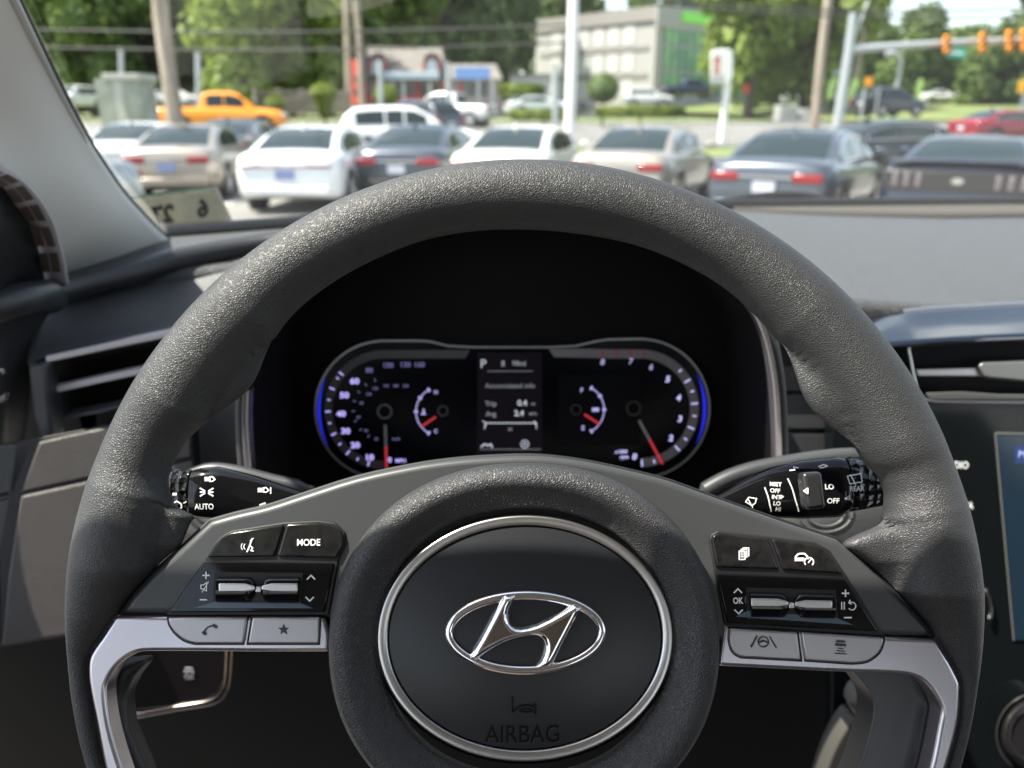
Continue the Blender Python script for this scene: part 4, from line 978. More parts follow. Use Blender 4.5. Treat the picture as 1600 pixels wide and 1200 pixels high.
PICKUP = dict(L=5.8, W=1.0, belt=1.2, zb=.45, top=[(0, .8), (.03, 1.18), (.1, 1.25), (1.95, 1.26), (2.6, 1.26), (3.9, 1.24), (4.6, 1.2), (5.4, 1.12), (5.7, .95), (5.8, .7)],
              cab=[(1.95, 1.2), (2.02, 1.6), (2.15, 1.88), (2.6, 1.95), (3.3, 1.95), (3.7, 1.85), (4.1, 1.55), (4.5, 1.2)], rw=(1.98, 2.12), ws=(3.75, 4.4), sw=[(2.3, 3.05), (3.12, 3.95)], wh=(1.15, 4.75), wr=.42)
def vehicle(name, label, cat, kind, px, Y, phi, pm, group=None, X=None, plate_mat=None, absyaw=None, z=None):
    K = kind; z0 = tz(Y) if z is None else z; X = gx(px, Y, 1.0 + z0) if X is None else X
    az = math.degrees(math.atan2(X, Y)); yaw = (az + phi) if absyaw is None else absyaw
    root = thing(name, label, cat, (X, Y, z0), -R(yaw), group=group); m = WM[root]; Lh, W, zb = K['L'], K['W'], K['zb']
    tx, tzv = [q[0] for q in K['top']], [q[1] for q in K['top']]
    def hw(y):
        e = min(y, Lh - y); r = .55 if y > Lh / 2 else .35
        return W * (1 - .16 * max(0, 1 - e / r) ** 2.2)
    ys = [0, .02, .05, .1, .18, .3, .45, .6] + [.6 + i * (Lh - 1.2) / 16 for i in range(1, 17)] + [Lh - .45, Lh - .3, Lh - .18, Lh - .08, Lh - .02, Lh]
    rows = []
    for y in ys:
        zt = interp(y, tx, tzv); w_ = hw(y); e = min(y, Lh - y); zl = zb + .16 * max(0, 1 - e / .4) ** 2
        h = zt - zl
        half = [(w_ * .90, zl), (w_ * .97, zl + .06), (w_, zl + h * .35), (w_ * .995, zl + h * .55), (w_ * .96, zl + h * .82), (w_ * .90, zt - .05), (w_ * .80, zt - .012), (w_ * .5, zt + .012), (0, zt + .02)]
        rows.append([Vector((x, y, z_)) for x, z_ in half] + [Vector((-x, y, z_)) for x, z_ in half[-2::-1]])
    mb = MB().loft(rows, True, True).xf(m); mb.build('body_shell', pm, root, ang=45)
    cx, cz = [q[0] for q in K['cab']], [q[1] for q in K['cab']]; zr_max = max(cz)
    def cab(y, a, off=0):                  # a from -1 (left waist) over 0 (roof centre) to 1
        zr = interp(y, cx, cz); zbelt = min(K['belt'], zr); hh = max(.01, zr - zbelt); f = hh / (zr_max - K['belt'])
        wb, wr = W * .90, W * lerp(.88, .68, min(1, f)); A = abs(a); s_ = 1 if a >= 0 else -1
        if A > .55: t = (A - .55) / .45; x, z_ = lerp(wr, wb, t), zr - .05 * min(1, f) - (hh - .05 * min(1, f)) * t
        else: t = A / .55; x, z_ = wr * t, zr - .05 * min(1, f) * t ** 4 + .0
        return m @ Vector((s_ * (x + off * (1 if A > .5 else .2)), y, z_ + off * (1 if A < .56 else .3)))
    AA = [-1, -.88, -.77, -.66, -.58, -.52, -.42, -.25, 0, .25, .42, .52, .58, .66, .77, .88, 1]
    ycab = [lerp(cx[0], cx[-1], i / 26) for i in range(27)]
    MB().loft([[cab(y, a) for a in AA] for y in ycab]).build('roof', pm, root, ang=60)
    def pane(nm, y0, y1, a0, a1, n=8, taper=0):
        rows = []
        for i in range(n + 1):
            t = i / n; y = lerp(y0, y1, t); rows.append([cab(y, lerp(a0, a1, k / 6), .012) for k in range(7)])
        return MB().loft(rows).build(nm, cglass, root, ang=180)
    pane('rear_window', K['rw'][0], K['rw'][1], -.47, .47); pane('windscreen', K['ws'][0], K['ws'][1], -.5, .5)
    for s_ in (-1, 1):
        for i, (a, b) in enumerate(K['sw']):
            rows = []
            for j in range(9):
                y = lerp(a, b, j / 8); zr = interp(y, cx, cz); hh = zr - K['belt']; t1 = max(0.02, 1 - .07 / max(hh, .08))
                rows.append([cab(y, s_ * lerp(.95, .55 + .45 * (1 - t1) + .03, k / 4), .012) for k in range(5)])
            MB().loft(rows).build('side_window', cglass, root, ang=180)
        if kind is SEDAN:
            y0_, y1_ = K['sw'][0][0], K['sw'][-1][1]; ty = [lerp(y0_, y1_, j / 12) for j in range(13)]; up_ = []
            for y in ty:
                zr = interp(y, cx, cz); t1 = max(.02, 1 - .07 / max(zr - K['belt'], .08)); up_.append(cab(y, s_ * (.58 + .45 * (1 - t1) - .02), .02))
            MB().tube(up_ + [cab(y, s_ * .97, .02) for y in ty[::-1]] + [up_[0]], .016, 6).build('window_trim', chrome_c, root)
        # lamps
        zt = K['top'][1][1]
        if kind is COUPE:
            for k in range(3):
                x0 = s_ * (.42 + k * .14); mb = MB(); mb.box((min(x0, x0 + s_ * .07), -.03, .74), (max(x0, x0 + s_ * .07), .05, .93), m); mb.build('tail_light', M('smoked lamp', (.16, .14, .15), .2, coat=.5) if 'paint_smoke' not in PAINT else PAINT['paint_smoke'], root, bevel=.02)
                PAINT.setdefault('paint_smoke', bpy.data.materials['smoked lamp'])
        else:
            x0, x1 = sorted((s_ * W * .42, s_ * W * .87)); zt = K['top'][1][1]
            if kind in (SUV, PICKUP): x0, x1 = sorted((s_ * W * .72, s_ * W * .9))
            dz = .13 if kind is SEDAN else .32; thin = 'thin dark tail' in label
            if thin: dz = .045; x0, x1 = sorted((s_ * .03, s_ * W * .87))
            mb = MB(); mb.box((x0, -.02, zt - .10 - dz * .6), (x1, .10, zt - .10 + dz * .4), m); mb.build('tail_light', M('dark tail strip', (.10, .01, .01), .2, coat=.5) if thin else tail_m, root, bevel=.025)
        zf = interp(Lh - .2, tx, tzv); x0, x1 = sorted((s_ * W * .5, s_ * W * .86)); mb = MB(); mb.box((x0, Lh - .22, zf - .17), (x1, Lh - .05, zf - .03), m); mb.build('headlight', headl, root, bevel=.03)
        yy = K['ws'][1] - .35; x0, x1 = sorted((s_ * (W * .98), s_ * (W * .98 + .17))); mb = MB(); mb.box((x0, yy - .05, K['belt'] + .02), (x1, yy + .05, K['belt'] + .15), m); mb.build('mirror_or_sun_blocker', pm, root, bevel=.03)
        for yw in K['wh']:
            r = K['wr']; mb = MB()
            def ringw(x, rr): return [m @ Vector((x, yw + rr * math.cos(k * math.pi / 14), r + rr * math.sin(k * math.pi / 14))) for k in range(28)]
            xo = s_ * (W + .012)
            ar = MB(); ar.loft([ringw(s_ * (W * .9), r + .07), ringw(s_ * (W + .004), r + .07), ringw(s_ * (W + .004), r)], True); arch_ = None
            mb.loft([ringw(s_ * (W - .22), r * .98), ringw(s_ * (W - .20), r), ringw(xo - s_ * .02, r), ringw(xo, r * .96), ringw(xo, r * .70), ringw(xo - s_ * .03, r * .68)], True); wo = mb.build('wheel', tyre, root, ang=40)
            mb = MB(); mb.loft([ringw(xo - s_ * .01, r * .70), ringw(xo - s_ * .004, r * .62), ringw(xo - s_ * .05, r * .58), ringw(xo - s_ * .02, r * .2), ringw(xo - s_ * .02, .01)], True); mb.build('alloy', rim_m, wo, ang=40)
            ar.build('wheel_arch', clad, root)
    mb = MB(); mb.box((-W * .8, -.035, zb + .10), (W * .8, .10, zb + .24), m); mb.build('lower_bumper', clad if kind is not SEDAN or 'grey' in label else pm, root, bevel=.03)
    zt = K['top'][1][1]
    if kind is not PICKUP or True:
        mb = MB(); zz = zt - .32 if kind is not COUPE else .42; mb.box((-.16, -.03, zz), (.16, .02, zz + .15), m); mb.build('number_plate', plate_mat or plate_w, root)
    if kind is SEDAN:
        mb = MB(); mb.prism([m @ Vector(q) for q in ((-.03, 1.35, 1.38), (.03, 1.35, 1.38), (.02, 1.62, 1.40), (-.02, 1.62, 1.40))], [m @ Vector(q) for q in ((-.01, 1.38, 1.50), (.01, 1.38, 1.50), (.01, 1.5, 1.46), (-.01, 1.5, 1.46))]); mb.build('antenna_fin', pm, root)
        mb = MB(); mb.box((-W * .42, -.022, zt - .115), (W * .42, .05, zt - .09), m); mb.build('trim_strip', chrome_c, root)
    if kind is COUPE:
        mb = MB(); mb.box((-.88, -.015, .70), (.88, .04, .96), m); mb.build('rear_panel', M('dark rear panel', (.03, .03, .034), .25), root, bevel=.02)
        mb = MB(); mb.box((-.85, -.05, 1.07), (.85, .16, 1.10), m); mb.build('spoiler', pm, root, bevel=.012)
        for s_ in (-1, 1): pass
        mb = MB(); mb.add([m @ Vector((.045 * math.cos(k * math.pi / 8) * (1.6), -.022, .84 + .04 * math.sin(k * math.pi / 8))) for k in range(16)], [tuple(range(16))]); mb.build('badge', chrome_c, root)
    if kind is PICKUP:
        mb = MB(); mb.box((-.82, .12, 1.20), (.82, 1.85, 1.268), m); mb.build('load_bed', clad, root)
    return root
G1 = 'sedans parked in the near row'
vehicle('parked_car', 'white sedan half hidden behind the windscreen pillar, left of the bronze sedan', 'car', SEDAN, 165, 17.5, 24, paint('white b', (.72, .73, .73)), G1)
vehicle('parked_car', 'silver grey car nose low beside the pillar, nearest on the left', 'car', SEDAN, 150, 12.2, 180 + 42, paint('silver', (.34, .36, .36), .5), None, absyaw=None)
vehicle('parked_car', 'pale bronze sedan with red tail lamps and blue plate, left in the near row', 'car', SEDAN, 256, 15.4, 17, paint('bronze', (.36, .31, .26), .5), G1, plate_mat=plate_p)
vehicle('parked_car', 'dark grey car behind the bronze sedan and the leaning pole', 'car', SEDAN, 330, 19.5, 18, paint('dark grey', (.06, .065, .07), .4), G1)
vehicle('parked_car', 'bright white sedan with thin dark tail strip, largest white car in the near row', 'car', SEDAN, 442, 13.6, 17, paint('white', (.80, .81, .82)), G1, plate_mat=plate_p)
vehicle('parked_car', 'dark blue grey sedan between two white sedans', 'car', SEDAN, 618, 14.9, 17, paint('blue grey', (.045, .055, .075), .4), G1)
vehicle('parked_car', 'cream white sedan just above the top left of the wheel rim', 'car', SEDAN, 772, 13.8, 17, paint('cream', (.78, .76, .70)), G1)
vehicle('parked_car', 'tan beige sedan with bright red tail lamps behind the top of the wheel rim', 'car', SEDAN, 962, 13.5, 17, paint('tan', (.36, .32, .27), .45), G1, plate_mat=plate_p)
vehicle('parked_car', 'dark silver blue sedan with wide red lamps, second from the right', 'car', SEDAN, 1197, 11.4, 16, paint('steel', (.06, .075, .10), .4), G1)
vehicle('sports_coupe', 'dark navy muscle coupe with three-bar tail lamps at the far right', 'car', COUPE, 1500, 10.2, 4, paint('navy', (.018, .028, .065), .3), None)
vehicle('moving_car', 'black car side on behind the silver blue sedan', 'car', SEDAN, 1268, 19.5, 0, paint('black', (.02, .025, .025), .2), absyaw=78)
vehicle('parked_suv', 'long white suv side on with dark windows behind the bright white sedan', 'car', SUV, 524, 26, 0, paint('white c', (.74, .75, .75)), absyaw=76, z=.05)
vehicle('parked_car', 'dark grey suv behind the long white suv, under the round-dormer shop', 'car', SUV, 705, 34, 0, paint('slate', (.05, .055, .07), .3), absyaw=-50)
vehicle('pickup_truck', 'silver pickup truck on the road in front of the shop', 'truck', PICKUP, 772, 47, 0, paint('silver b', (.58, .60, .6), .2), absyaw=-70)
vehicle('pickup_truck', 'bright orange pickup truck behind the leaning wooden pole', 'truck', PICKUP, 248, 38, 0, paint('orange', (.85, .30, .01)), absyaw=80, z=.5)
vehicle('moving_car', 'dark red car on the road at the right edge', 'car', SEDAN, 1504, 35, 0, paint('red', (.22, .005, .014)), absyaw=76, z=.22)
vehicle('moving_suv', 'black suv waiting at the junction right of the signal mast', 'car', SUV, 1345, 50, 0, paint('black b', (.015, .017, .02)), absyaw=68, z=1.25)
vehicle('pickup_truck', 'dark blue pickup truck in front of the green glazed building', 'truck', PICKUP, 1036, 84, 0, paint('navy b', (.03, .04, .08)), absyaw=80, z=2.7)
vehicle('far_car', 'white suv seen nose on beside the grey roadside cabinet', 'car', SUV, 152, 62, 0, paint('white d', (.75, .75, .75)), absyaw=195, z=1.6)
for lab, px, Y, c, zz, yw in (('small white car right of the grey roadside cabinet', 228, 70, 'white d', 1.9, 80), ('small silver car left of the tall white lamp post', 805, 72, 'silver b', 1.5, 85), ('small dark car behind the left hedge', 838, 76, 'slate', 1.5, 85),
                          ('small silver suv leaning up the slope by the round bush', 975, 78, 'silver b', 1.9, 100), ('small white car beyond the feather flags', 1215, 96, 'white d', 2.2, 85), ('small white van beyond the right hand lawn', 1500, 100, 'white d', 2.6, 85), ('small white car far off behind the lawn', 1440, 105, 'white', 2.6, 85), ('small silver car in front of the blue sign shop', 790, 60, 'silver b', 1.2, 75)):
    vehicle('far_car', lab, 'car', SEDAN if 'suv' not in lab and 'van' not in lab else SUV, px, Y, 0, PAINT[c], 'small cars across the road', absyaw=yw, z=zz)

# ---------------------------------------------------------------- poles, signs, signals
def pole(name, label, cat, Y, pts, mat, group=None, cap=True, z0=None):
    P3 = [P(px, py, Y) for px, py, r in pts]; rr = [r for *_, r in pts]; base = Vector((P3[-1].x, Y, tz(Y) if z0 is None else z0))
    if P3[-1].z > base.z: P3.append(base); rr.append(rr[-1])
    root = thing(name, label, cat, base); mb = MB(); mb.tube(P3, rr, 12); mb.build('post', mat, root)
    if group: root['group'] = group
    return root
wood = M('weathered wood', (.30, .25, .19), .9, colvar=(6, (.22, .18, .14), (.40, .34, .27)), stretch=(1, 1, .1), bump=('noise', 20, .4, .01))
wpaint = M('white painted steel', (.78, .78, .76), .45); galv = M('galvanised steel', (.42, .45, .46), .45, metal=.4)
r1 = pole('utility_pole', 'thick leaning wooden utility pole beside the orange pickup', 'utility pole', 21, [(246, -60, .19), (252, 30, .19), (266, 130, .20), (275, 196, .21)], wood)
r1 = pole('utility_pole', 'thin grey wooden pole left of the red and white pylon sign', 'utility pole', 60, [(536, -60, .25), (541, 0, .25), (546, 165, .26)], wood)
pole('light_post', 'pale grey post right beside the red and white pylon sign', 'post', 52, [(556, 0, .2), (561, 50, .2), (566, 165, .2)], wood)
pole('utility_pole', 'brown wooden utility pole left of the grey signal mast', 'utility pole', 42, [(1299, -80, .2), (1294, 0, .21), (1283, 90, .22), (1274, 182, .23)], wood)
pole('utility_pole', 'far wooden pole just right of the grey signal mast', 'utility pole', 62, [(1352, 30, .2), (1346, 70, .2), (1335, 130, .21)], wood)
pl = pole('lamp_post', 'tall bright white lamp post in the middle above the wheel', 'lamp post', 17.5, [(897, -60, .105), (895, 60, .11), (890, 205, .12)], wpaint)
mb = MB(); mb.box((pl.location.x - .25, 17.3, 0), (pl.location.x + .25, 17.7, .55)); mb.build('base', conc, pl, bevel=.03)
for lab, px, y0, y1, Y in (('short pale post left of the grey cabinet, in front of dark trees', 190, 74, 118, 48), ('short pale post right of the leaning wooden pole', 310, 82, 150, 45), ('pale post in front of the dormer shop front', 595, 95, 165, 44), ('pale post between the two shop signs', 701, 98, 165, 42), ('thin grey post left of the white lamp post', 868, 100, 188, 36)):
    pole('bollard_post', lab, 'post', Y, [(px - 1, y0, .13), (px, y1, .13)], galv)
# signal mast
MY = 36
mast = pole('signal_mast', 'grey steel signal mast with long arm and hanging green street sign', 'signal mast', MY, [(1333, 20, .17), (1326, 80, .19), (1310, 184, .22)], galv)
mb = MB(); mb.tube([P(1328, 77, MY), P(1400, 72, MY), P(1500, 66, MY), P(1700, 58, MY)], [.17, .15, .13, .10], 12); mb.build('mast_arm', galv, mast)
mb = MB(); mb.tube([P(1357, 0, MY + .2), P(1328, 77, MY)], .05, 6); mb.build('brace', galv, mast)
ss = MB(); fr2 = Fr(P(1495, 82, MY - .3), 0); ss.prism([fr2.w(x, y, 0) for x, y in ((1480, 74), (1510, 75), (1509, 91), (1480, 90))], [fr2.w(x, y, .04) for x, y in ((1480, 74), (1510, 75), (1509, 91), (1480, 90))]); ssn = ss.build('street_sign', M('street sign green', (.0, .36, .26), .4), mast)
mb = MB(); L(mb, [(1485, 82), (1504, 83)], 3, .045, fr=fr2); mb.build('sign_print', white_ink, ssn)
yel = M('signal orange', (.80, .30, .01), .45); lens = M('signal lens', (.06, .04, .03), .3)
for i, (px, y0, y1, w_) in enumerate(((1479, 55, 85, 8), (1535, 51, 83, 9), (1577, 47, 82, 9), (1600, 45, 82, 9))):
    lab = ('orange signal head left of the green street sign', 'orange signal head right of the green street sign', 'orange three-lamp signal head near the right edge', 'orange signal head cut by the right edge of the photo')[i]
    f3 = Fr(P(px, (y0 + y1) / 2, MY - .35), 0); root = thing('traffic_signal', lab, 'traffic signal', f3.o, group='orange signal heads on the mast arm')
    mb = MB(); q = [(px - w_ / 2 - 1, y0), (px + w_ / 2 + 1, y0), (px + w_ / 2 + 1, y1), (px - w_ / 2 - 1, y1)]; mb.prism([f3.w(x, y, -.12) for x, y in q], [f3.w(x, y, .12) for x, y in q]); mb.build('housing', yel, root, bevel=.04)
    for k in range(3):
        cy = lerp(y0, y1, (k + .5) / 3); mb = MB(); mb.tube([f3.w(px, cy, .10), f3.w(px, cy, .14)], .10, 12); mb.build('lens', lens, root)
        mb = MB(); q_ = [f3.w(px, cy, .12) + f3.r * (.13 * math.cos(R(a))) + f3.u * (.13 * math.sin(R(a))) for a in range(0, 181, 15)]; mb.loft([q_, [v + f3.n * .22 for v in q_]]); mb.build('visor', yel, root)
# dealer sign, white with a red mark
f4 = Fr(P(1127, 110, 34), 0); sg = thing('road_sign', 'white pole sign with a red emblem and dark lines of lettering', 'sign', (P(1134, 180, 34).x, 34, tz(34)))
q = [(1111, 80), (1118, 77), (1140, 77), (1145, 82), (1145, 118), (1138, 132), (1110, 131)]; mb = MB(); mb.prism([f4.w(x, y, -.15) for x, y in q], [f4.w(x, y, .15) for x, y in q]); bd = mb.build('sign_board', wpaint, sg, bevel=.04)
mb = MB(); q = [f4.w(1137, 120, -.1), f4.w(1135, 150, -.1), f4.w(1131, 184, -.1)]; q.append(Vector((q[-1].x, q[-1].y, tz(34)))); mb.tube(q, .15, 10); mb.build('post', wpaint, sg)
redm = M('sign red', (.6, .05, .03), .5)
mb = MB()
for pts, wd in (([(1118, 92), (1118, 112)], 4), ([(1121, 90), (1124, 90), (1124, 108)], 2.5), ([(1116, 113), (1125, 113)], 3), ([(1118, 90), (1123, 94)], 3)): L(mb, pts, wd, .155, fr=f4)
mb.build('red_emblem', redm, bd, smooth=False)
mb = MB(); [L(mb, [(1112, y), (1132, y)], 1.1, .155, fr=f4) for y in (119, 122.5, 126, 129)]; mb.build('sign_lines', dark_ink, bd, smooth=False)
# red and white pylon
f5 = Fr(P(558, 130, 56), 0); sg = thing('pylon_sign', 'red and white pylon sign between two poles left of the shop', 'sign', (P(558, 160, 56).x, 56, tz(56)))
q = [(549, 92), (556, 95), (566, 98), (566, 163), (549, 163)]; mb = MB(); mb.prism([f5.w(x, y, -.2) for x, y in q], [f5.w(x, y, .2) for x, y in q]); pb = mb.build('panel', M('pylon red', (.75, .10, .06), .5), sg, bevel=.03)
mb = MB(); 
for y in (124, 144): L(mb, arc(558, y, 5, 0, 360, 14), 4, .21, fr=f5)
mb.build('white_roundels', white_ink, pb, smooth=False)
# cabinet box on the left, bins, small signs
cab_m = M('cabinet grey green', (.30, .31, .28), .7, colvar=(1.5, (.25, .26, .24), (.36, .37, .34)))
cb = thing('roadside_cabinet', 'grey square brick-like kiosk left of the leaning wooden pole', 'kiosk', (P(188, 160, 30).x, 30, tz(30)))
def bx(parent, name, x0, x1, y0, y1, Y, dep, mat, bevel=.02, **kw):
    a, b = P(x0, y1, Y), P(x1, y0, Y); mb = MB(); mb.box((a.x, Y, a.z), (b.x, Y + dep, b.z)); return mb.build(name, mat, parent, bevel=bevel, **kw)
bx(cb, 'shell', 162, 214, 124, 215, 30, 1.4, cab_m); bx(cb, 'cap', 159, 216, 115, 124, 29.9, 1.6, trim_grey); bx(cb, 'panel_line', 186, 189, 126, 190, 29.97, .05, trim_grey, 0)
ut = thing('utility_box', 'low grey utility boxes at the foot of the brown pole', 'utility box', (P(1236, 185, 38).x, 38, tz(38)))
bx(ut, 'large_box', 1217, 1248, 164, 190, 38, .9, cab_m); bx(ut, 'small_box', 1249, 1266, 170, 190, 38.2, .7, trim_grey)
sgn = thing('work_sign', 'orange round-cornered sign on a pale frame right of the signal mast', 'sign', (P(1357, 180, 30).x, 30, tz(30)))
bx(sgn, 'orange_board', 1352, 1365, 121, 135, 30, .06, yel); bx(sgn, 'frame_leg', 1345, 1351, 138, 190, 30, .1, galv); bx(sgn, 'frame_leg', 1367, 1374, 140, 192, 30, .1, galv); bx(sgn, 'dark_panel', 1352, 1366, 152, 182, 30.05, .05, deep)
sgn = thing('warning_sign', 'small yellow warning sign at the right edge', 'sign', (P(1597, 180, 40).x, 40, tz(40)))
bx(sgn, 'yellow_board', 1590, 1606, 125, 145, 40, .05, M('warning yellow', (.85, .42, .01), .5)); bx(sgn, 'post', 1596, 1599, 145, 190, 40.06, .06, galv)
sgn = thing('red_sign', 'small red round sign under the big tree', 'sign', (P(1165, 165, 60).x, 60, tz(60)))
bx(sgn, 'red_board', 1160, 1171, 132, 145, 60, .06, redm); bx(sgn, 'post', 1164, 1167, 145, 172, 60.07, .08, galv)
lp = thing('street_lamp', 'grey street lamp with a drooping head beyond the signal arm', 'street lamp', (P(1402, 140, 55).x, 55, tz(55)))
mb = MB(); q = [P(1389, 84, 55), P(1398, 82, 55), P(1408, 92, 55), P(1404, 120, 55), P(1398, 148, 55)]; q.append(Vector((q[-1].x, 55, tz(55)))); mb.tube(q, .13, 8); mb.build('post', galv, lp)
mb = MB(); mb.tube([P(1384, 84, 55), P(1397, 82, 55)], [.2, .25], 8); mb.build('lamp_head', galv, lp)
flag_m = M('flag green', (.42, .62, .16), .6)
for i, (px, y0, y1, lean) in enumerate(((1296, 120, 155, 6), (1330, 122, 156, 6), (1436, 122, 156, 1))):
    lab = ('lime feather flag left of the signal mast', 'lime feather flag right of the signal mast', 'lime feather flag on the lawn right of the street lamp')[i]
    Y = 58; fz_ = Fr(P(px, 140, Y), 0); root = thing('feather_flag', lab, 'flag', (P(px, y1, Y).x, Y, tz(Y)), group='lime feather flags')
    q = cr([(px - 5, y1), (px - 5 + lean * .4, (y0 + y1) / 2), (px - 2 + lean, y0 + 3), (px + 3 + lean, y0), (px + 6 + lean, y0 + 6), (px + 4 + lean * .6, (y0 + y1) / 2), (px + 2, y1)], 3)
    mb = MB(); mb.prism([fz_.w(x, y, 0) for x, y in q], [fz_.w(x, y, .02) for x, y in q]); mb.build('banner', flag_m, root)
    mb = MB(); a = P(px - 5, y1, Y); mb.tube([P(px - 2 + lean, y0 + 3, Y), a, Vector((a.x, Y, tz(Y)))], .03, 6); mb.build('flag_pole', galv, root)
# overhead wires
wire = M('wire', (.03, .03, .03), .6)
for i, (a, b, Y, lab) in enumerate((((1000, -4), (1620, 13), 36, 'upper overhead wire crossing the sky at the right'), ((1000, 4), (1620, 26), 40, 'lower overhead wire crossing the sky at the right'), ((60, 46), (900, 38), 28, 'overhead wire in front of the trees at the left'), ((60, 74), (900, 66), 28, 'lowest overhead wire in front of the left trees'))):
    A, B = P(*a, Y), P(*b, Y); mb = MB(); mb.tube([A.lerp(B, t / 16) - Vector((0, 0, 1.0 * math.sin(math.pi * t / 16) * (.15 if i > 1 else .3))) for t in range(17)], .035 if i > 1 else .05, 6); tag(mb.build('overhead_wire', wire), lab, 'wire', 'overhead wires along the road')

# ---------------------------------------------------------------- buildings
def quadbox(mb, p00, p10, z0, z1, back):     # wall slab between two plan points with thickness vector
    a, b = Vector(p00), Vector(p10); k = Vector(back)
    mb.prism([Vector((*a, z0)), Vector((*b, z0)), Vector((*(b + k), z0)), Vector((*(a + k), z0))], [Vector((*a, z1)), Vector((*b, z1)), Vector((*(b + k), z1)), Vector((*(a + k), z1))]); return mb
A_ = Vector((gx(836, 120), 120)); B_ = Vector((gx(1018, 104), 104)); C_ = Vector((gx(1160, 118), 118))
off = thing('office_building', 'large cream three-storey office with green glazed end behind the lamp post', 'building', (B_.x, B_.y, 1))
ztop_ = zat(9, 104); stone = M('office stone', (.38, .37, .36), .8); cream = M('office cream panel', (.52, .52, .51), .7); brown = M('office band', (.27, .255, .24), .8)
dAB = (A_ - B_).normalized(); lenAB = (A_ - B_).length; nAB = Vector((-dAB.y, dAB.x)); nAB = -nAB if nAB.dot(Vector((0, 1))) < 0 else nAB
dBC = (C_ - B_).normalized(); lenBC = (C_ - B_).length; nBC = Vector((-dBC.y, dBC.x)); nBC = -nBC if nBC.dot(Vector((0, 1))) < 0 else nBC
D_ = A_ + (C_ - B_)
mb = MB(); mb.prism([Vector((*p, 0)) for p in (A_, B_, C_, D_)], [Vector((*p, ztop_)) for p in (A_, B_, C_, D_)]); mb.build('wall', stone, off)
H_ = ztop_ - 1
def pan(nm, o, d, n, s0, s1, z0, z1, mat, proud=.08, par=None):
    mb = MB(); a, b = o + d * s0 - n * proud, o + d * s1 - n * proud; quadbox(mb, a, b, z0, z1, n * (proud - .01)); return mb.build(nm, mat, par or off, smooth=False)
for fl in range(3):
    z0 = 1 + H_ * (.16 + fl * .255); z1 = z0 + H_ * .18
    for k in range(6): pan('window', B_, dAB, nAB, 3 + k * (lenAB - 6) / 6 + .4, 3 + (k + 1) * (lenAB - 6) / 6 - .4, z0, z1, cream)
    pan('floor_band', B_, dAB, nAB, 1, lenAB - 1, z1 + .25, z1 + .8, brown, .14)
pan('parapet', B_, dAB, nAB, -.2, lenAB + .2, ztop_ - 1.6, ztop_, brown, .3); pan('parapet', B_, dBC, nBC, -.3, lenBC, ztop_ - 2.4, ztop_ + .3, stone, .3)
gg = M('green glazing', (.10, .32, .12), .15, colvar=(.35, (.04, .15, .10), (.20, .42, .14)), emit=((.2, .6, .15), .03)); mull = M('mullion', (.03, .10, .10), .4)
for fl in range(3):
    z0 = 1 + H_ * (.20 + fl * .24); z1 = z0 + H_ * .205
    g_ = pan('green_glazing', B_, dBC, nBC, 1.6, lenBC - .3, z0, z1, gg, .05)
    mb = MB()
    for k in range(13): s0 = 1.6 + k * (lenBC - 2) / 12; a = B_ + dBC * s0 - nBC * .16; quadbox(mb, a, a + dBC * .12, z0 - .2, z1 + .1, nBC * .12)
    mb.build('mullions', mull, g_, smooth=False)
pan('roof_sign', B_, dBC, nBC, lenBC * .22, lenBC * .62, ztop_ - 1.5, ztop_ - .3, M('green sign', (.18, .55, .05), .5, emit=((.2, .7, .1), .1)), .5)
pan('roof_sign', B_, dBC, nBC, lenBC * .66, lenBC * .95, ztop_ - 1.3, ztop_ - .5, trim_grey, .5)
# dormer shop
shp = thing('shop', 'grey roofed shop with two red arched dormers and blue sign boards', 'building', (gx(640, 75), 75, 1))
SY = 75; sh_wall = M('shop wall', (.46, .42, .38), .8); sh_roof = M('shop roof', (.16, .145, .13), .85, colvar=(1.2, (.13, .12, .11), (.20, .18, .16))); sh_red = M('shop red', (.50, .05, .05), .6); sh_blue = M('shop blue', (.16, .28, .55), .5, emit=((.2, .35, .8), .08))
bx(shp, 'wall', 568, 782, 122, 185, SY, 10, sh_wall, 0)
a, b, c_, d_ = P(560, 124, SY - 1), P(698, 124, SY - 1), P(690, 73, SY + 4), P(575, 73, SY + 4); mb = MB(); mb.prism([a, b, Vector((b.x, SY + 10, b.z)), Vector((a.x, SY + 10, a.z))], [d_, c_, c_ + Vector((0, 1, 0)), d_ + Vector((0, 1, 0))]); mb.build('roof', sh_roof, shp, smooth=False)
a, b = P(698, 124, SY - .5), P(785, 124, SY - .5); c_, d_ = P(775, 100, SY + 3), P(700, 100, SY + 3); mb = MB(); mb.prism([a, b, Vector((b.x, SY + 8, b.z)), Vector((a.x, SY + 8, a.z))], [d_, c_, c_ + Vector((0, 1, 0)), d_ + Vector((0, 1, 0))]); mb.build('roof', sh_roof, shp, smooth=False)
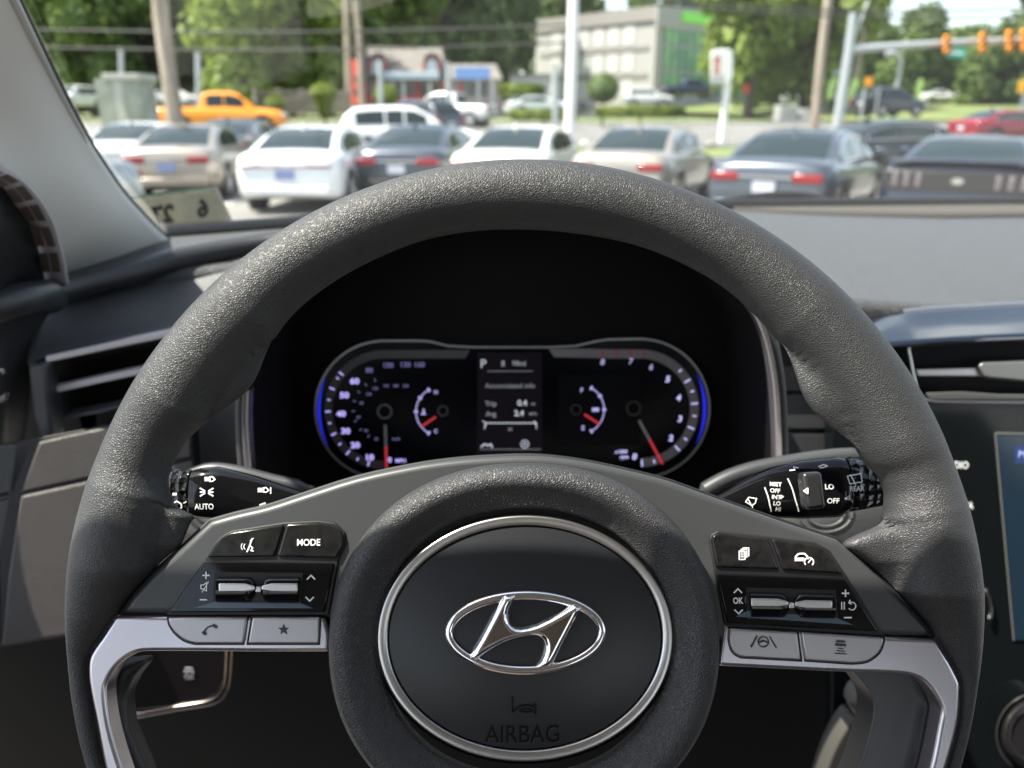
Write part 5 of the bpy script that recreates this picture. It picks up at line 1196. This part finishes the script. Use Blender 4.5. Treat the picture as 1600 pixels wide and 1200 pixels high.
for cx in (590, 675):
    fd = Fr(P(cx, 100, SY - 1.2), 0)
    q = [(cx - 14, 118)] + arc(cx, 96, 14, 180, 0, 12) + [(cx + 14, 118)]; mb = MB(); mb.prism([fd.w(x, y, -4) for x, y in q], [fd.w(x, y, 0) for x, y in q]); dm = mb.build('dormer', sh_roof, shp)
    mb = MB(); L(mb, arc(cx, 98, 11, 180, 0, 12), 3.2, .05, fr=fd); L(mb, [(cx - 12, 98), (cx - 12, 108)], 4, .05, fr=fd); L(mb, [(cx + 12, 98), (cx + 12, 108)], 4, .05, fr=fd); mb.build('red_arch', sh_red, dm)
    mb = MB(); q = [(cx - 8, 116)] + arc(cx, 101, 8, 180, 0, 8) + [(cx + 8, 116)]; mb.prism([fd.w(x, y, 0) for x, y in q], [fd.w(x, y, .04) for x, y in q]); mb.build('dormer_window', M('pale glass', (.42, .50, .55), .2), dm)
s1 = bx(shp, 'sign_board', 600, 686, 111, 124, SY - 1.4, .3, M('pale blue board', (.40, .50, .62), .5)); s2 = bx(shp, 'sign_board', 711, 766, 105, 124, SY - 1.0, .3, sh_blue)
mb = MB(); fd = Fr(P(640, 118, SY - 1.42), 0); [L(mb, [(x, 115), (x + 5, 115)], 4, .02, fr=fd) for x in range(606, 680, 8)]; mb.build('sign_lettering', white_ink, s1, smooth=False)
for x0, x1 in ((576, 584), (618, 628), (634, 650), (655, 668), (676, 688), (716, 724), (730, 745), (750, 762)):
    w_ = bx(shp, 'window', x0, x1, 130, 150, SY - .08, .1, M('shop glass', (.12, .13, .14), .1) if x0 == 576 else bpy.data.materials['shop glass'], 0)
for x0 in (570, 612, 629, 651, 670, 690, 718, 746, 768): bx(shp, 'porch_post', x0, x0 + 3, 126, 160, SY - .6, .2, sh_red if x0 in (570, 651, 690, 718) else wpaint, 0)
bx(shp, 'low_wall', 568, 700, 150, 160, SY - .5, .3, sh_red, 0)
# plain low buildings and fence behind
hb = thing('grey_house', 'pale blue grey house half hidden behind the big tree and the mast', 'building', (gx(1310, 95), 95, 1)); bx(hb, 'wall', 1290, 1345, 45, 165, 95, 8, M('house blue', (.38, .43, .50), .8), 0); a, b = P(1284, 48, 94), P(1350, 48, 94); mb = MB(); mb.prism([a, b, b + Vector((0, 10, 0)), a + Vector((0, 10, 0))], [P(1300, 22, 98), P(1338, 22, 98), P(1338, 22, 99), P(1300, 22, 99)]); mb.build('roof', sh_roof, hb, smooth=False)
for x0 in (1300, 1322): bx(hb, 'window', x0, x0 + 10, 80, 110, 94.9, .1, bpy.data.materials['shop glass'], 0)
lb = thing('low_white_building', 'long low white building beyond the lawn at the right', 'building', (gx(1480, 130), 130, 1)); bx(lb, 'wall', 1462, 1522, 138, 160, 130, 8, cream, 0); bx(lb, 'roof', 1460, 1524, 134, 138, 129.6, 9, sh_roof, 0)
lb = thing('low_cream_wall', 'low cream annexe in front of the office, left of the lamp post', 'building', (gx(830, 98), 98, 1)); bx(lb, 'wall', 797, 860, 118, 160, 98, 6, cream, 0); bx(lb, 'roof', 795, 862, 115, 118, 97.7, 7, brown, 0)
fnc = M('wooden fence', (.34, .29, .25), .85, colvar=(3, (.28, .24, .2), (.42, .37, .32)))
fe = thing('wooden_fence', 'faded brown board fence behind the cone shaped shrub', 'fence', (gx(480, 58), 58, 1))
mb = MB()
for k in range(34): x0 = 398 + k * 4.6; a, b = P(x0, 178, 58), P(x0 + 4.3, 141 + (k % 3) * .7, 58); mb.box((a.x, 58, a.z), (b.x, 58.05, b.z))
mb.build('boards', fnc, fe, smooth=False)
for k in range(5): bx(fe, 'fence_post', 398 + k * 36, 401 + k * 36, 139, 182, 58.06, .12, fnc, 0)

# ---------------------------------------------------------------- trees and shrubs
bark = M('bark', (.10, .08, .06), .9, bump=('noise', 6, .6, .05))
def leafmat(name, a, b, sc=.5):
    m = M(name, a, .55, colvar=(sc, a, b)); bs = m.node_tree.nodes['Principled BSDF']; t = m.node_tree
    mx = t.nodes.new('ShaderNodeMixShader'); tl = t.nodes.new('ShaderNodeBsdfTranslucent'); mx.inputs[0].default_value = .45
    src = bs.inputs['Base Color'].links[0].from_socket; t.links.new(src, tl.inputs['Color']); out = t.nodes['Material Output']
    t.links.new(bs.outputs[0], mx.inputs[1]); t.links.new(tl.outputs[0], mx.inputs[2]); t.links.new(mx.outputs[0], out.inputs[0]); return m
leafA = leafmat('leaves deep', (.07, .12, .035), (.15, .21, .06), .35)
leafB = leafmat('leaves bright', (.17, .24, .04), (.30, .38, .08), .4)
leafC = leafmat('leaves mid', (.10, .16, .04), (.20, .28, .07), .35)
shrubm = leafmat('shrub leaves', (.12, .18, .02), (.26, .32, .04), 1.5)
def crown_mesh(seed, mat, w_, h, n, leaf, shape='round'):
    rd = random.Random(seed); blobs = []
    for i in range(26):
        t = rd.random(); zz = h * (.12 + .80 * t); rr = w_ * math.sqrt(max(.05, 1 - ((t - .42) / .62) ** 2)) * .72; a = rd.random() * 6.283; q = rr * math.sqrt(rd.random())
        blobs.append((Vector((q * math.cos(a), q * math.sin(a), zz)), w_ * rd.uniform(.24, .42)))
    vs, fs = [], []
    for i in range(n):
        c, r = rd.choice(blobs); d = Vector((rd.gauss(0, 1), rd.gauss(0, 1), rd.gauss(0, 1))).normalized(); p = c + d * r * rd.uniform(.70, 1.05) * Vector((1, 1, .8)).length / 1.62
        nn = (d + Vector((rd.gauss(0, .5), rd.gauss(0, .5), rd.gauss(.3, .5)))).normalized(); x = nn.orthogonal().normalized(); x = Matrix.Rotation(rd.random() * 6.28, 3, nn) @ x; y = nn.cross(x); s_ = leaf * rd.uniform(.6, 1.3)
        b = len(vs); vs += [p - x * s_, p + y * s_ * .6, p + x * s_, p - y * s_ * .6]; fs.append((b, b + 1, b + 2, b + 3))
    me = bpy.data.meshes.new('crown'); me.from_pydata([tuple(v) for v in vs], [], fs); me.materials.append(mat); return me
def trunk_mesh(seed, h, w_, r):
    rd = random.Random(seed); mb = MB(); mb.tube([(0, 0, -.5), (0, 0, h * .2), (rd.uniform(-.3, .3), 0, h * .5), (rd.uniform(-.5, .5), 0, h * .8)], [r * 1.3, r, r * .7, r * .25], 10)
    for i in range(7):
        a = rd.random() * 6.28; z0 = h * rd.uniform(.2, .5); mb.tube([(0, 0, z0), (w_ * .35 * math.cos(a), w_ * .35 * math.sin(a), z0 + h * .15), (w_ * .7 * math.cos(a), w_ * .7 * math.sin(a), z0 + h * .25)], [r * .5, r * .3, r * .1], 7)
    me = bpy.data.meshes.new('trunk'); me.from_pydata([tuple(v) for v in mb.v], [], mb.f); me.materials.append(bark); return me
kinds = {}
for nm, mt in (('deep', leafA), ('bright', leafB), ('mid', leafC)):
    for k in range(2): kinds[nm, k] = (crown_mesh(11 + k * 7 + len(nm), mt, 5.2, 13, 5200, .42), trunk_mesh(k + 3, 13, 5, .32))
tcount = [0]
def tree(label, px, Y, kind, hs=1.0, ws=1.0, lift=0, group='trees across the road', zb=None):
    k = tcount[0] % 2; tcount[0] += 1; cme, tme = kinds[kind, k]
    root = thing('tree', label, 'tree', (gx(px, Y), Y, tz(Y) if zb is None else zb), rotz=tcount[0] * 1.3, group=group)
    for nm, me in (('trunk', tme), ('crown', cme)):
        o = bpy.data.objects.new(nm, me); COL.objects.link(o); o.parent = root; o.scale = (ws, ws, hs)
        if nm == 'crown': o.location.z = lift
    return root
for lab, px, Y, kd, hs, ws in (('dark green tree just right of the windscreen pillar at top left', 75, 76, 'deep', 1.35, 1.2), ('mid green tree above the white suv and the grey kiosk', 150, 72, 'mid', 1.2, 1.0), ('dark tree directly behind the leaning wooden pole', 240, 82, 'deep', 1.4, 1.2),
        ('dark tree with bare trunk behind the orange pickup', 325, 86, 'deep', 1.4, 1.1), ('tall yellow green tree with light crown above the orange pickup bonnet', 385, 68, 'bright', 1.25, 1.15), ('yellow green tree above the brown board fence', 458, 74, 'bright', 1.3, 1.2), ('mid green tree left of the two thin poles', 520, 86, 'mid', 1.45, 1.2),
        ('bright tree between the thin poles and the shop roof', 600, 96, 'bright', 1.65, 1.3), ('broad mid green tree behind the dormer shop roof', 690, 98, 'mid', 1.6, 1.3), ('dark tree behind the right end of the shop', 752, 104, 'deep', 1.75, 1.2), ('dark tree squeezed between the shop and the office', 800, 112, 'deep', 1.75, .9),
        ('tree top showing over the left part of the office roof', 890, 158, 'deep', 2.0, 1.5), ('tree top showing over the middle of the office roof', 985, 160, 'mid', 2.0, 1.4)):
    tree(lab, px, Y, kd, hs, ws)
tree('large bright green tree right of the green glazed office end', 1168, 62, 'bright', 1.2, 1.05, .8, None)
tree('spreading green tree behind the white pole sign and brown pole', 1252, 66, 'bright', 1.25, 1.15, .8, None)
tree('darker green tree between the white sign and the big bright trees', 1210, 74, 'mid', 1.3, 1.1, .8, None)
tree('dark tree in front of the blue grey house, beside the brown pole', 1300, 100, 'deep', 1.35, .7, 0, None)
for lab, px, Y, kd, hs, ws in (('mid green tree just right of the signal mast, under the open sky', 1370, 118, 'mid', .95, 1.1), ('tallest dark tree behind the street lamp', 1415, 120, 'deep', 1.1, 1.0), ('mid green tree behind the green street sign', 1475, 125, 'mid', .98, 1.2), ('rounded tree beyond the lawn below the signal arm', 1540, 100, 'mid', .72, 1.0),
        ('dark tree behind the three-lamp signal head', 1585, 95, 'deep', .85, 1.0), ('tall dark tree at the top right corner', 1612, 70, 'deep', 1.3, .7), ('hazy dark tree far behind the low white building', 1500, 140, 'deep', 1.05, 1.3)):
    tree(lab, px, Y, kd, hs, ws, 0, 'trees beyond the junction')
# distant wood that closes the horizon
rd = random.Random(5); vs, fs = [], []
for i in range(16000):
    t = rd.random(); X = lerp(-170, 75, t) if rd.random() < .72 else lerp(60, 260, rd.random()); Y = 170 + rd.random() * 14; H = 24 if X < 50 else 12
    zz = 1 + H * rd.random() * (1 + .12 * math.sin(X * .22) + .1 * math.sin(X * .51)); p = Vector((X, Y, zz)); s_ = rd.uniform(.8, 1.5)
    nn = Vector((rd.gauss(0, .6), -1 + rd.gauss(0, .5), rd.gauss(.4, .6))).normalized(); x = nn.orthogonal().normalized(); y = nn.cross(x); b = len(vs); vs += [p - x * s_, p + y * s_, p + x * s_, p - y * s_]; fs.append((b, b + 1, b + 2, b + 3))
tag(MB().add(vs, fs).build('distant_wood', leafA, smooth=False, flat=True), 'distant dark wood closing the view behind the trees', 'wood', kind='stuff')
def shrub(label, px, Y, y0, y1, wpx, shape, mat=None, group=None):
    top, bot = P(px, y0, Y), P(px, y1, Y); h = top.z - bot.z; w_ = (P(px + wpx / 2, y0, Y) - top).x; rd = random.Random(px)
    root = thing('shrub', label, 'shrub', (bot.x, Y, min(bot.z, tz(Y) + .0) if bot.z > tz(Y) else bot.z), group=group); vs, fs = [], []
    for i in range(1600):
        th = rd.random() * 6.28; t = rd.random()
        if shape == 'ball': ph = math.acos(1 - 2 * t); rr, zz = math.sin(ph), .5 - .5 * math.cos(ph)
        elif shape == 'cone': zz = t; rr = math.sqrt(max(0, 1 - ((zz - .72) / .28) ** 2)) if zz > .72 else lerp(.30, 1, zz / .72)
        else: zz = t; rr = 1 if zz < .8 else math.sqrt(max(0, 1 - ((zz - .8) / .2) ** 2))
        rr *= rd.uniform(.86, 1.06); p = bot + Vector((w_ * rr * math.cos(th), (w_ if shape != 'hedge' else .6) * rr * math.sin(th), h * zz))
        nn = Vector((math.cos(th), math.sin(th), rd.gauss(.4, .5))).normalized(); x = nn.orthogonal().normalized(); y = nn.cross(x); s_ = .09 * (1 if shape != 'hedge' else 1.4) * (Y / 40); b = len(vs); vs += [p - x * s_, p + y * s_, p + x * s_, p - y * s_]; fs.append((b, b + 1, b + 2, b + 3))
    MB().add(vs, fs).build('foliage', mat or shrubm, root, smooth=False, flat=True)
    mb = MB(); mb.tube([(bot.x, Y, tz(Y) - .1), (bot.x, Y, bot.z + h * .5)], [.08, .04], 8); mb.build('stem', bark, root); return root
shrub('round clipped bush in front of the cream office', 942, 48, 115, 160, 48, 'ball', leafC)
shrub('cone shaped yellow green shrub in front of the fence', 508, 40, 130, 184, 40, 'cone')
shrub('small rounded shrub right of the orange pickup', 431, 44, 149, 170, 28, 'ball')
shrub('small yellow green bush at the dormer shop wall', 604, 60, 133, 165, 38, 'ball')
shrub('low hedge right of the lamp post beyond the kerb', 1000, 46, 166, 182, 135, 'hedge', shrubm)
shrub('low hedge left of the lamp post beyond the kerb', 850, 46, 172, 186, 100, 'hedge', shrubm)
shrub('sloping green bank left of the office', 815, 66, 132, 148, 70, 'hedge', shrubm)
# grassy rise on the right
rows = []
for i in range(21):
    x = lerp(18, 160, i / 20); rows.append([Vector((x, y, lerp(1.0, 2.1 if x > 24 else 1.4, t) )) for y, t in ((54, 0), (62, .5), (70, .9), (95, 1), (125, 1.4))])
tag(MB().loft(rows).build('grass_bank', grass_m, smooth=True, flat=True), kind='structure')

# ---------------------------------------------------------------- inspection sticker and wiper
ST = Fr(P(285, 335, .90), R(-50), R(18))
stk = thing('inspection_sticker', 'pale rectangular inspection sticker numbered 6 and 27 seen reversed on the windscreen', 'sticker', ST.o)
q = cr([(198,312),(235,306),(290,298)], 2)[:-1] + cr([(290,298),(334,291),(341,294),(350,316),(364,352),(340,358),(300,364),(275,367)], 3) + [(245,360),(222,342)]
mb = MB(); mb.prism([ST.w(x, y, 0) for x, y in q], [ST.w(x, y, .0006) for x, y in q]); sb = mb.build('label', M('sticker paper', (.42, .42, .34), .6, colvar=(90, (.36, .36, .29), (.50, .49, .40))), stk, smooth=False)
mb = MB(); q2 = [(232,318),(283,322),(289,345),(244,352)]; mb.prism([ST.w(x, y, .0006) for x, y in q2], [ST.w(x, y, .0009) for x, y in q2]); mb.build('year_patch', M('patch', (.50, .49, .36), .6), sb, smooth=False)
mb = MB(); q2 = [(285,309),(333,303),(345,345),(300,350)]; mb.prism([ST.w(x, y, .0006) for x, y in q2], [ST.w(x, y, .0009) for x, y in q2]); mb.build('month_patch', M('patch b', (.40, .40, .33), .6), sb, smooth=False)
mb = MB(); bo = [(288,299),(333,291),(341,294),(350,316),(364,352),(340,358),(300,364)]
mb.loft([[ST.w(x, y, .0008), ST.w(x2, y2, .0008)] for (x, y), (x2, y2) in zip(bo, shrink(bo, 4))][:-1], False); mb.build('pale_border', M('sticker border', (.62, .62, .56), .6), sb, smooth=False)
num = M('sticker figures', (.004, .004, .004), .8, spec=.1)
mb = MB(); 
def T_(s_, cx, cy, size):                 # reversed figures lying on the glass, drawn in perspective with the sticker
    vs, fs = text_geo(s_, 1, .05, 0, 'CENTER'); c, sn = math.cos(R(8)), math.sin(R(8)); out = []
    for x, y, z in vs:
        x, y = -x * size * 1.15, y * size * 1.25; out.append(ST.w(cx + x * c + y * sn * 0, cy - y - x * sn, .0013))
    mb.add(out, fs)
T_('27', 254, 337, 30); mb.build('year_figures', num, sb, smooth=False)
mb = MB(); T_('6', 317, 327, 30); mb.build('month_figure', num, sb, smooth=False)
mb = MB(); mb.loft([[ST.w(x, y, .001), ST.w(x, y + 4, .001)] for x, y in ((200,308),(240,302),(290,296),(336,289))]); mb.build('green_edge', M('sticker green', (.08, .22, .15), .6), sb)
wp = thing('windscreen_wiper', 'black windscreen wiper resting at the base of the glass', 'wiper', P(1200, 316, 1.2))
mb = MB(); mb.tube([P(*a) for a in cr([(1118,322,1.16),(1150,312,1.17),(1200,306,1.18),(1245,305,1.19),(1280,310,1.19),(1296,322,1.19)], 4)], .006, 8); mb.build('arm', dash_black, wp)
mb = MB(); mb.tube([P(1120,320,1.165), P(1290,316,1.2)], .005, 8); mb.build('blade', dash_black, wp)
hood_ = MB(); hd = thing('bonnet', 'dark front bonnet edge beyond the windscreen base', 'bonnet', (.3, 1.6, .9))
rows = [[Vector((x, y, z_ - .05 * ((x - .35) / .9) ** 2)) for x in [-.45 + i * .1 for i in range(17)]] for y, z_ in ((1.15, 1.33), (1.3, 1.32), (1.7, 1.22), (2.0, 1.08), (2.1, .8))]
MB().loft(rows).build('bonnet_skin', paint('own', (.03, .03, .035), .3), hd, ang=180)
